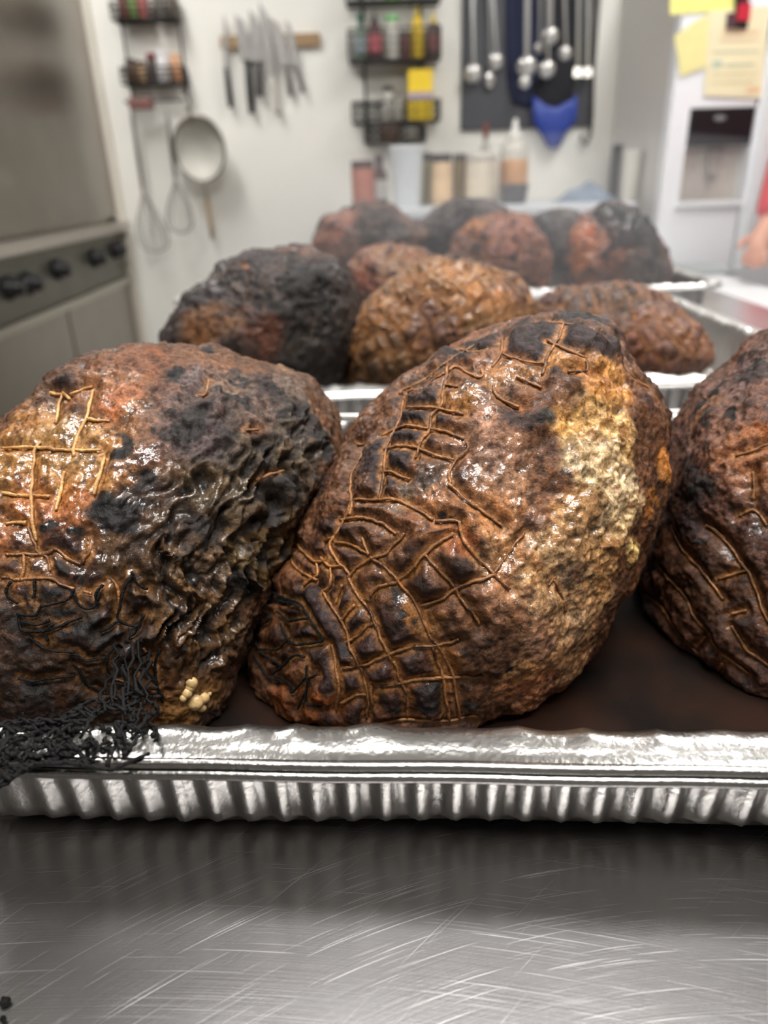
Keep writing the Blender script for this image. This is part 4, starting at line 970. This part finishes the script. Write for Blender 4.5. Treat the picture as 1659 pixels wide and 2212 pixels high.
# ---- utensil board
a, b = on_y(997, 100, WY), on_y(1288, 100, WY); z0 = on_y(1140, 278, WY)[2]; z1 = z0 + .62
t = empty('utensil_board', ((a[0]+b[0])/2, WY, z0), 'dark grey wall board with hanging steel utensils', 'board')
MB().box((a[0], WY-.016, z0), (b[0], WY-.001, z1), .003).build('panel', C('slate_board', 70, 71, 76, .5), t)
zr_ = on_y(1140, -60, WY-.05)[2]
MB().tube([(a[0]+.02, WY-.05, zr_), (b[0]-.02, WY-.05, zr_)], .006, 8).build('rail', M_steel, t, True)
def ladle(label, x0, x1, yb, rpx, off=.06, kind='ladle', hw=7):
    Y = WY-off; T = np.array([on_y(x0, 0, Y)[0], Y, zr_]); B = on_y(x1, yb, Y); s = pxm(x1, yb, Y); r = rpx*s
    t = empty('ladle' if kind == 'ladle' else 'serving_spoon' if kind == 'spoon' else 'turner', B, label, kind if kind != 'spoon' else 'spoon', 'steel utensils on the wall board')
    top = B + np.array([0, 0, r*.9]); d = T-top; w = hw*s/2
    mb = MB(); mb.quadbox([top+np.array([-w*.7, 0, 0]), top+np.array([w*.7, 0, 0]), T+np.array([w, 0, 0]), T+np.array([-w, 0, 0])], (0, -1, 0), .003); mb.build('handle', M_chrome, t)
    if kind == 'ladle':
        prof = [(r*math.sin(u), -r*.75*math.cos(u)) for u in np.linspace(.01, math.pi/2, 9)]
        MB().lathe(prof, B + np.array([0, .012, 0]), 20, (.15, 1, .35)).build('bowl', M_chrome, t, True)
    elif kind == 'spoon': MB().ell(B, (r*.75, .006, r*1.15), 16, 10).build('bowl', M_chrome, t, True)
    else: MB().quadbox([B+np.array([-r*.8, 0, r]), B+np.array([r*.8, 0, r]), B+np.array([r, -.01, -r]), B+np.array([-r, -.01, -r])], (0, -1, 0), .002).build('blade', M_tool, t)
ladle('steel ladle hanging leftmost on the dark board', 1019, 1023, 158, 19)
ladle('steel spoon second from the left on the board', 1060, 1072, 132, 17, .06, 'ladle')
ladle('dark hanging spoon below the second ladle', 1056, 1058, 172, 14, .035, 'spoon', 4)
ladle('big bright ladle at the left of the central cluster', 1140, 1139, 143, 22, .09)
ladle('small bright measuring ladle hanging lowest in the cluster', 1134, 1135, 177, 13, .11)
ladle('bright ladle highest in the central cluster', 1188, 1190, 77, 18, .10)
ladle('round ladle at the centre of the cluster', 1180, 1183, 149, 18, .115)
ladle('ladle hanging at the right of the cluster', 1214, 1221, 115, 16, .07)
ladle('small ladle tucked behind the big bright ladle', 1164, 1166, 104, 13, .05)
ladle('slim spoon hanging right of the cluster, below the ladles', 1226, 1229, 180, 13, .05, 'spoon', 5)
ladle('steel turner left of the long hook on the board', 1246, 1247, 156, 9, .06, 'turner', 8)
ladle('steel turner hanging rightmost on the board', 1267, 1269, 156, 9, .06, 'turner', 8)
# long hook
Y = WY-.03; pts = [on_y(*q, Y) for q in [(1283, -60), (1282, 100), (1279, 250), (1275, 295), (1266, 312), (1257, 304), (1256, 290)]]
MB().tube(pts, [.008]*5+[.007, .006], 7).build('long_hook', C('hook_steel', 92, 88, 84, .4, metal=.8), None, True, label='long dark hook hanging past the right edge of the board', cat='hook')
# mitts and cloth
def soft(name, label, cat, outl, Y, th, m):
    pts = [on_y(*q, Y) for q in outl]; c = sum(pts)/len(pts); k = len(pts); mb = MB(); vs = []; rings = [(1.0, 0), (.97, -.35), (.85, -.8), (.5, -1.0)]
    for s, d in rings:
        for i, p in enumerate(pts): vs.append(c + (p-c)*s + np.array([0, d*th*(1+.25*math.sin(i*2.1)), 0]))
    fs = [(j*k+i, j*k+(i+1) % k, (j+1)*k+(i+1) % k, (j+1)*k+i) for j in range(3) for i in range(k)] + [tuple(3*k+i for i in range(k)), tuple(range(k))[::-1]]
    return mb.add(vs, fs).build(name, m, None, True, label=label, cat=cat)
soft('oven_mitt', 'navy oven mitt hanging behind the ladles', 'oven mitt', [(1092, -60), (1092, 100), (1096, 190), (1108, 225), (1140, 234), (1172, 226), (1182, 190), (1184, 60), (1184, -60)], WY-.02, .022, C('navy_cloth', 34, 40, 66, .85))
soft('oven_mitt', 'black oven mitt hanging below the ladle cluster', 'oven mitt', [(1180, -60), (1178, 150), (1150, 190), (1152, 222), (1175, 245), (1210, 246), (1236, 226), (1244, 180), (1250, -60)], WY-.045, .02, C('black_cloth', 26, 26, 32, .85))
soft('silicone_mitt', 'blue silicone mitt hanging lowest on the board', 'oven mitt', [(1150, 205), (1150, 262), (1168, 292), (1182, 318), (1196, 322), (1210, 316), (1222, 288), (1246, 258), (1248, 205), (1226, 218), (1200, 232), (1172, 220)], WY-.05, .022, C('blue_silicone', 44, 66, 148, .5))

# ---- back counter with containers
CY0, CY1 = 2.84, WY-.005
cz = on_y(1200, 442, CY0)[2]; cx0, cx1 = -.13, .96
t = empty('back_counter', ((cx0+cx1)/2, (CY0+CY1)/2, 0), 'steel counter against the back wall holding food containers', 'counter')
MB().box((cx0, CY0, cz-.035), (cx1, CY1, cz), .005).build('counter_top', M_white if False else mat('light_counter_top', rgb(214, 218, 222), .35, .1, var=.04), t)
MB().box((cx0+.03, CY0+.05, .12), (cx1-.03, CY1, cz-.036)).build('cabinet', mat('counter_front', rgb(118, 112, 106), .4, .6, var=.1), t)
for x in (cx0+.06, cx1-.06):
    for y in (CY0+.1, CY1-.1): MB().lathe([(.02, 0), (.02, .121)], (x, y, 0), 10).build('foot', M_blackp, t, True)
g = 'containers on the back counter'; KY = 3.16
bottle('food_container', 'red brown container with a dark lid, leftmost on the counter', 'container', 783, 347, cz, 52, KY, C('k1', 164, 104, 88), C('k1c', 84, 64, 58), 'jar', None, g)
bottle('food_container', 'dark brown bottle beside the red brown container', 'bottle', 818, 334, cz, 36, KY+.06, C('k2', 98, 72, 62), C('k2c', 72, 56, 50), 'bottle', M_lab, g)
bottle('food_container', 'tall clear plastic tub on the counter', 'tub', 878, 318, cz, 72, KY-.02, C('k3', 206, 210, 212, .25), C('k3c', 226, 228, 230), 'tub', None, g)
bottle('food_container', 'olive jar with a black lid behind the tan container', 'jar', 917, 330, cz, 32, KY+.08, C('k4', 150, 140, 104), C('k4c', 52, 50, 46), 'jar', None, g)
bottle('food_container', 'tan labelled container with a black lid on the counter', 'container', 954, 332, cz, 46, KY, C('k5', 208, 178, 140), C('k5c', 50, 46, 44), 'jar', C('k5l', 224, 192, 150), g)
bottle('food_container', 'olive brown bottle between tan and cream containers', 'bottle', 993, 332, cz, 30, KY+.06, C('k6', 134, 112, 66), C('k6c', 70, 60, 48), 'jar', None, g)
bottle('food_container', 'wide cream labelled container on the counter', 'container', 1041, 330, cz, 68, KY, C('k7', 206, 194, 176), C('k7c', 206, 200, 190), 'jar', C('k7l', 216, 204, 182), g)
bottle('food_container', 'slim bottle with a red brown top behind the cream container', 'bottle', 1050, 266, cz, 26, KY+.12, C('k8', 170, 166, 158), C('k8c', 130, 76, 66), 'bottle', None, g)
bottle('food_container', 'clear squeeze bottle with an orange label right of the cream container', 'bottle', 1114, 256, cz, 62, KY+.06, C('k9', 204, 200, 190, .25), C('k9c', 220, 218, 212), 'squeeze', C('k9l', 210, 160, 116), g)
bottle('food_container', 'low dark grey tub in front of the squeeze bottle', 'tub', 1112, 398, cz, 60, KY-.08, C('k10', 86, 84, 86), C('k10c', 92, 92, 96), 'tub', None, g)
bottle('food_container', 'black canister standing at the right end of the counter', 'canister', 1336, 312, cz, 26, 3.28, C('k11', 66, 64, 60), C('k11c', 52, 50, 48), 'jar', None, g)
bottle('food_container', 'white tub beside the black canister', 'tub', 1368, 326, cz, 40, 3.0, C('k12', 216, 212, 200), C('k12c', 222, 220, 210), 'tub', None, g)
# crumpled cloth
def cloth():
    c = on_y(1268, 420, 3.08); mb = MB(); n = 26; vs = []
    for i in range(n+1):
        for j in range(n+1):
            u, v = i/n*2-1, j/n*2-1; r = math.hypot(u, v); h = max(0, 1-r)*.065 + .012*math.sin(7*u+2*v)*max(0, 1-r*.8) + .010*math.sin(9*v-3*u)*max(0, 1-r*.8)
            k = max(1, max(abs(u), abs(v))/max(r, 1e-6)); vs.append((c[0]+u*.125, c[1]+v*.1, cz+.002+max(0, h)))
    mb.add(vs, [(i*(n+1)+j, (i+1)*(n+1)+j, (i+1)*(n+1)+j+1, i*(n+1)+j+1) for i in range(n) for j in range(n)])
    mb.build('crumpled_cloth', C('blue_grey_cloth', 128, 142, 158, .9), None, True, label='crumpled blue grey cloth on the back counter', cat='cloth')
cloth()

# ---- refrigerator with notes
FY = 2.76; fx0 = 1.01; fx1 = fx0 + .92; fz = 1.86
t = empty('refrigerator', ((fx0+fx1)/2, FY+.33, 0), 'white side by side refrigerator with a water dispenser', 'refrigerator')
M_fr = mat('fridge_white', rgb(240, 242, 245), .35, var=.02)
MB().box((fx0+.004, FY+.06, .02), (fx1-.004, WY-.01, fz-.01), .008).build('body', mat('fridge_side', rgb(206, 202, 196), .4, var=.03), t)
dx = on_y(1640, 200, FY)[0]
da, db = on_y(1486, 234, FY), on_y(1616, 312, FY); dc = on_y(1600, 432, FY); rx0 = on_y(1476, 400, FY)[0]; rx1 = on_y(1608, 400, FY)[0]
# freezer door: a panel around the dispenser opening
def frame_panel(x0, x1, z0, z1, hx0, hx1, hz0, hz1, y0, y1):
    mb = MB(); mb.box((x0, y0, z0), (hx0, y1, z1)).box((hx1, y0, z0), (x1, y1, z1)).box((hx0, y0, z0), (hx1, y1, hz0)).box((hx0, y0, hz1), (hx1, y1, z1)); return mb
hx0, hx1, hz0, hz1 = (da[0]+rx0)/2, (db[0]+rx1)/2, dc[2], da[2]
d1 = frame_panel(fx0, dx-.004, .08, fz, hx0, hx1, hz0, hz1, FY, FY+.055).build('door', M_fr, t)
MB().box((hx0, FY+.05, hz0), (hx1, FY+.058, hz1)).build('dispenser_recess', C('recess_grey', 196, 188, 178, .5), d1)
MB().box((hx0+.001, FY-.008, db[2]), (hx1-.001, FY+.05, hz1-.001), .006).build('dispenser_panel', C('gloss_black', 20, 21, 24, .4), d1)
p = on_y(1553, 256, FY); MB().ell((p[0], FY-.009, p[2]), (.022, .002, .009), 14, 8).build('badge', C('badge_grey', 120, 120, 122), d1, True)
MB().box((hx0-.012, FY-.014, dc[2]-.02), (hx1+.004, FY+.05, dc[2]), .004).build('drip_ledge', M_white, d1)
p = on_y(1545, 350, FY+.02); MB().quadbox([(p[0]-.03, FY+.035, p[2]+.05), (p[0]+.03, FY+.035, p[2]+.05), (p[0]+.018, FY+.02, p[2]-.04), (p[0]-.018, FY+.02, p[2]-.04)], (0, 1, 0), .006).build('paddle', C('paddle_grey', 150, 142, 134), d1)
MB().tube([(dx-.03, FY-.002, .75), (dx-.03, FY-.045, .80), (dx-.03, FY-.045, 1.55), (dx-.03, FY-.002, 1.60)], .013, 8).build('handle', M_white, d1, True) if False else None
d2 = MB().box((dx+.004, FY, .08), (fx1, FY+.055, fz), .006).build('door', M_fr, t)
MB().box((dx+.02, FY-.03, .5), (dx+.045, FY-.001, 1.6), .008).build('handle', M_white, d2)
def note(name, label, cat, pts, m, lift=.002, curl=0.0):
    q = [on_y(x, y, FY-lift-curl*k) for k, (x, y) in enumerate(pts)]
    return MB().quadbox(q[::-1], (0, -1, 0), .0012).build(name, m, None, label=label, cat=cat, origin=sum(q)/len(q))
M_ink = C('faded_ink', 150, 160, 130, .8)
note('sticky_note', 'bright yellow note at the top of the refrigerator door', 'note', [(1447, -60), (1447, 32), (1588, 22), (1592, -60)], C('note_yellow', 242, 238, 142, .8))
note('sticky_note', 'tilted pale yellow curled note on the refrigerator door', 'note', [(1456, 78), (1470, 166), (1530, 142), (1544, 22), (1500, 48)], C('note_pale', 236, 228, 160, .8), .004)
pap = empty('paper_sheet', on_y(1585, 110, FY-.004), 'large cream paper sheet clipped to the refrigerator door', 'paper')
q = [on_y(x, y, FY-.005) for x, y in [(1532, 24), (1520, 206), (1644, 212), (1662, 14)]]; MB().quadbox(q[::-1], (0, -1, 0), .0012).build('sheet', mat('paper_cream', rgb(238, 228, 190), .8, var=.08, scale=14), pap)
for (x0_, y0_, x1_, w_, cc) in [(1540, 112, 1640, 3, (176,190,160)), (1538, 132, 1560, 16, (190,205,180)), (1566, 140, 1630, 4, (170,185,155)), (1538, 160, 1636, 3, (206,196,150)), (1536, 178, 1630, 3, (206,196,150)), (1560, 70, 1640, 5, (226,184,150)), (1556, 86, 1640, 4, (226,190,156)), (1612, 190, 1642, 12, (228,190,150))]:
    q = [on_y(a_, b_, FY-.0066) for a_, b_ in [(x0_, y0_), (x0_, y0_+w_), (x1_, y0_+w_-3), (x1_, y0_-3)]]; MB().quadbox(q[::-1], (0, -1, 0), .0004).build('written_line', C('ink_%d_%d' % (x0_, y0_), *cc, .8), pap)
mg = empty('magnet_clip', on_y(1600, 30, FY-.01), 'red and black magnet clip holding the cream paper', 'magnet')
for nm, pts, cc in [('clip_body', [(1588, -30), (1588, 62), (1614, 62), (1618, -30)], (36,30,34)), ('red_face', [(1596, 8), (1590, 44), (1618, 46), (1622, 6)], (196,40,60)), ('grey_tab', [(1570, 28), (1568, 62), (1588, 62), (1588, 28)], (84,60,64))]:
    q = [on_y(x, y, FY-(.010 if nm != 'red_face' else .013)) for x, y in pts]; MB().quadbox(q[::-1], (0, -1, 0), .004).build(nm, C('clip_'+nm, *cc), mg)

# ---- low white worktop beside the table and a grey slab added on it for a shaded gap
wz = on_y(1550, 572, 2.70)[2]
t = empty('white_worktop', (.90, 1.95, 0), 'low white worktop between the steel table and the refrigerator', 'worktop')
MB().box((.665, 1.05, wz-.04), (1.13, 2.70, wz), .006).build('top', M_white, t)
MB().box((.69, 1.08, .08), (1.11, 2.68, wz-.041)).build('cabinet', M_white, t)
for x in (.72, 1.08):
    for y in (1.12, 2.64): MB().lathe([(.02, 0), (.02, .081)], (x, y, 0), 10).build('foot', M_blackp, t, True)
q = on_z(1548, 586, wz); MB().box((q[0]-.11, q[1]-.10, wz), (q[0]+.03, q[1]+.12, wz+.014), .004).build('grey_shade_slab', C('shade_grey', 150, 156, 156), None, label='flat grey slab added for a shaded gap on the white worktop', cat='lid')

# ---- oven on the left
OX = -1.105
def ox(x, y): return on_x(x, y, OX)
oy0, oy1 = 1.15, WY-.03
t = empty('steel_oven', (OX-.4, (oy0+oy1)/2, 0), 'tall stainless steel oven with a row of black knobs', 'oven')
zl1, zl0 = ox(150, 500)[2], ox(150, 522)[2]; zk0 = ox(150, 655)[2]
MB().box((OX-.78, oy0, .12), (OX-.03, oy1, 2.25)).build('body', M_dsteel, t)
for y in (oy0+.1, oy1-.1):
    for x in (OX-.7, OX-.1): MB().lathe([(.025, 0), (.02, .121)], (x, y, 0), 10).build('foot', M_blackp, t, True)
zu0 = ox(150, 488)[2]
ym = oy0 + (oy1-oy0)*.45
ud = None
for a_, b_ in ((oy0+.004, ym-.004), (ym+.004, oy1-.004)):
    # upper panels: slightly dished sheets of steel
    mb = MB(); n = 30; vs = []
    for i in range(n+1):
        for j in range(n+1):
            u, v = i/n, j/n; dsh = .010*math.sin(math.pi*u)*math.sin(math.pi*v) + .006*math.sin(5*v+2*u)*math.sin(math.pi*u)
            vs.append((OX - .004 - dsh, a_+(b_-a_)*u, zu0+.006+(2.24-zu0-.006)*v))
    mb.add(vs, [(i*(n+1)+j, (i+1)*(n+1)+j, (i+1)*(n+1)+j+1, i*(n+1)+j+1) for i in range(n) for j in range(n)])
    mb.build('upper_panel', M_dsteel, t, True)
MB().box((OX-.03, oy0, zl0), (OX+.045, oy1, zl1+.006), .008).build('front_ledge', mat('ledge_steel', rgb(196, 190, 182), .3, 1.0, var=.06), t)
kp = MB().box((OX-.03, oy0, zk0+.012), (OX-.006, oy1, zl0-.003)).build('control_panel', mat('grimy_panel', rgb(112, 110, 102), .4, .8, var=.3, scale=9), t)
zk = (zk0 + zl0)/2 + .02
for px_, py_ in [(20, 622), (62, 612), (125, 582), (205, 558), (250, 540)]:
    q = ox(px_, py_)
    k = MB().lathe([(.036, 0), (.036, .012), (.026, .016), (.023, .045), (.018, .05)], (OX-.006, q[1], q[2]), 14, (1, 0, 0)).build('knob', M_blackp, kp, True)
MB().box((OX-.03, oy0, zk0-.018), (OX+.012, oy1, zk0+.010), .004).build('lower_trim', mat('trim_steel', rgb(178, 174, 164), .3, 1.0, var=.1), t)
ysp = ox(165, 745)[1]
for a_, b_ in ((oy0+.004, ysp-.004), (ysp+.004, oy1-.004)):
    MB().box((OX-.03, a_, .14), (OX-.006, b_, zk0-.02), .004).build('oven_door', M_dsteel, t)
# pale trim strip where the oven meets the back wall
o = MB().box((OX-.012, WY-.03, 0), (OX+.02, WY-.001, 2.3), .004).build('trim_1', mat('trim_pale', rgb(216, 210, 196), .5, var=.04), None); struct(o)

# ---- person at the right edge
def skin_figure(name, pts, edges, rad, m, parent, sub=2, root=0):
    me = bpy.data.meshes.new(name); me.from_pydata([tuple(np.array(p)-ORG[parent]) for p in pts], edges, []); me.update()
    o = link_mesh(name, me, m, parent)
    o.modifiers.new('skin', 'SKIN'); me.skin_vertices[0].data[root].use_root = True
    for i, r in enumerate(rad): me.skin_vertices[0].data[i].radius = (r, r) if not hasattr(r, '__len__') else r
    s = o.modifiers.new('sub', 'SUBSURF'); s.levels = sub; s.render_levels = sub
    o.modifiers['skin'].use_smooth_shade = True
    return o
def person():
    wr = on_y(1656, 492, 2.22); pal = on_y(1642, 524, 2.20); el = on_y(1706, 330, 2.30)
    bx, by = 1.52, 2.34
    t = empty('person', (bx, by, 0), 'person in red clothing standing at the right picture edge', 'person')
    skin = C('skin_tone', 206, 148, 124, .5); red = C('red_fabric', 200, 36, 52, .85); dark = C('dark_trousers', 44, 44, 52, .85)
    sh = np.array([bx-.17, by-.01, 1.44]); sh2 = np.array([bx+.19, by+.02, 1.44])
    pts = [(bx, by, .98), (bx, by, 1.15), (bx, by, 1.40), (bx, by, 1.50), (bx, by-.01, 1.58), (bx-.01, by-.02, 1.68),   # pelvis .. head
           sh, el, wr, pal, sh2, (bx+.26, by, 1.16), (bx+.24, by-.06, .92), (bx+.235, by-.09, .83),
           (bx-.10, by, .90), (bx-.11, by-.01, .50), (bx-.11, by+.02, .09), (bx-.11, by-.14, .04), (bx+.10, by, .90), (bx+.11, by-.01, .50), (bx+.11, by+.02, .09), (bx+.11, by-.14, .04)]
    ed = [(0,1),(1,2),(2,3),(3,4),(4,5),(2,6),(6,7),(7,8),(8,9),(2,10),(10,11),(11,12),(12,13),(0,14),(14,15),(15,16),(16,17),(0,18),(18,19),(19,20),(20,21)]
    rad = [(.15,.10),(.145,.10),(.16,.10),.055,(.08,.09),(.085,.10),.055,.040,.026,(.036,.018),.055,.040,.026,(.036,.018),.085,.058,.042,.035,.085,.058,.042,.035]
    pts = [np.array(p, float) for p in pts]
    # five fingers on each hand
    for w_i, p_i in ((8, 9), (12, 13)):
        d = pts[p_i]-pts[w_i]; d /= np.linalg.norm(d); side = np.cross(d, np.array([0, 0, 1.0])); side = np.array([0, 1.0, 0]) if np.linalg.norm(side) < .1 else side/np.linalg.norm(side)
        inw = np.cross(side, d)
        for f, ln in enumerate((.062, .072, .078, .070)):
            b = pts[p_i] + side*(.028-.019*f) + d*.012; k = len(pts)
            pts += [b + d*ln*.45 - inw*.006, b + d*ln*.8 - inw*.020]; ed += [(p_i, k), (k, k+1)]; rad += [.0095, .0075]
        b = pts[w_i]*.45 + pts[p_i]*.55; k = len(pts); pts += [b + side*.045 + d*.01, b + side*.055 + d*.045]; ed += [(p_i, k), (k, k+1)]; rad += [.012, .009]
    skin_figure('body', pts, ed, rad, skin, t)
    # clothing
    k = .975
    cp = [pts[0], pts[1], pts[2], pts[3]-np.array([0, 0, .03]), sh, el, el+(wr-el)*.93, sh2, pts[11], pts[11]+(pts[12]-pts[11])*.93, (bx, by, .80)]
    skin_figure('red_shirt', [np.array(q, float) for q in cp], [(0,1),(1,2),(2,3),(2,4),(4,5),(5,6),(2,7),(7,8),(8,9),(0,10)], [(.18,.125),(.165,.12),(.18,.12),.07,.075,.056,.042,.075,.056,.042,(.19,.14)], red, t)
    tp = [(bx, by, .97), pts[14], pts[15], pts[16]+np.array([0, 0, .02]), pts[18], pts[19], pts[20]+np.array([0, 0, .02])]
    skin_figure('trousers', [np.array(q, float) for q in tp], [(0,1),(1,2),(2,3),(0,4),(4,5),(5,6)], [(.16,.115),.098,.072,.060,.098,.072,.060], dark, t)
    hd = pts[5]; mb = MB(); mb.ell(hd+np.array([0, .015, .05]), (.092, .108, .085), 18, 10); mb.build('hair', C('dark_hair', 40, 32, 28, .7), t, True)
    f = MB(); face = hd + np.array([0, -.105, -.01])
    f.tube([face+np.array([0, .0, .035]), face+np.array([0, -.018, -.005]), face+np.array([0, .0, -.012])], [.008, .013, .008], 8); f.build('nose', skin, t, True)
    for s in (-1, 1):
        MB().ell(face+np.array([s*.033, .012, .03]), (.014, .008, .008), 12, 8).build('eye', C('eye_white', 230, 228, 224, .3), t, True)
        MB().ell(hd+np.array([s*.09, .0, .0]), (.012, .022, .032), 12, 8).build('ear', skin, t, True)
    MB().ell(face+np.array([0, .01, -.045]), (.026, .008, .008), 12, 8).build('mouth', C('lips', 176, 96, 90, .5), t, True)
person()

# ---- burnt crumbs on the table
for (x, y, r_, lb) in [(9, 2166, 9, 'black burnt crumb at the lower left on the table'), (6, 2203, 5, 'tiny black burnt crumb nearest the lower left picture corner')]:
    c = on_z(x, y, TABLE_Z + .0012); k_ = r_*np.linalg.norm(c-CAM)/FPX; mb = MB()
    mb.ell(c, (k_, k_*.7, .0013), 10, 6); mb.ell(c+np.array([k_*.5, k_*.4, .0002]), (k_*.6, k_*.5, .0012), 8, 5); mb.ell(c+np.array([-k_*.4, k_*.6, 0]), (k_*.5, k_*.5, .0011), 8, 5)
    mb.build('burnt_crumb', M_burnt, None, True, label=lb, cat='crumb', group='burnt crumbs on the table')

# ---- thin steam drifting off the hot roasts
def steam():
    m = bpy.data.materials.new('thin_steam'); m.use_nodes = True; nt = m.node_tree
    for n in list(nt.nodes): nt.nodes.remove(n)
    out = nt.nodes.new('ShaderNodeOutputMaterial'); v = nt.nodes.new('ShaderNodeVolumeScatter'); v.inputs['Color'].default_value = (.97, .97, 1, 1); v.inputs['Density'].default_value = STEAM; v.inputs['Anisotropy'].default_value = .2
    nt.links.new(v.outputs[0], out.inputs['Volume'])
    o = MB().ell((.24, 1.12, TABLE_Z+.130), (.50, .56, .125), 40, 24).build('steam', m, None, True, label='thin steam drifting above the farther pans of roasts', cat='steam', kind='stuff')
STEAM = .26
steam()
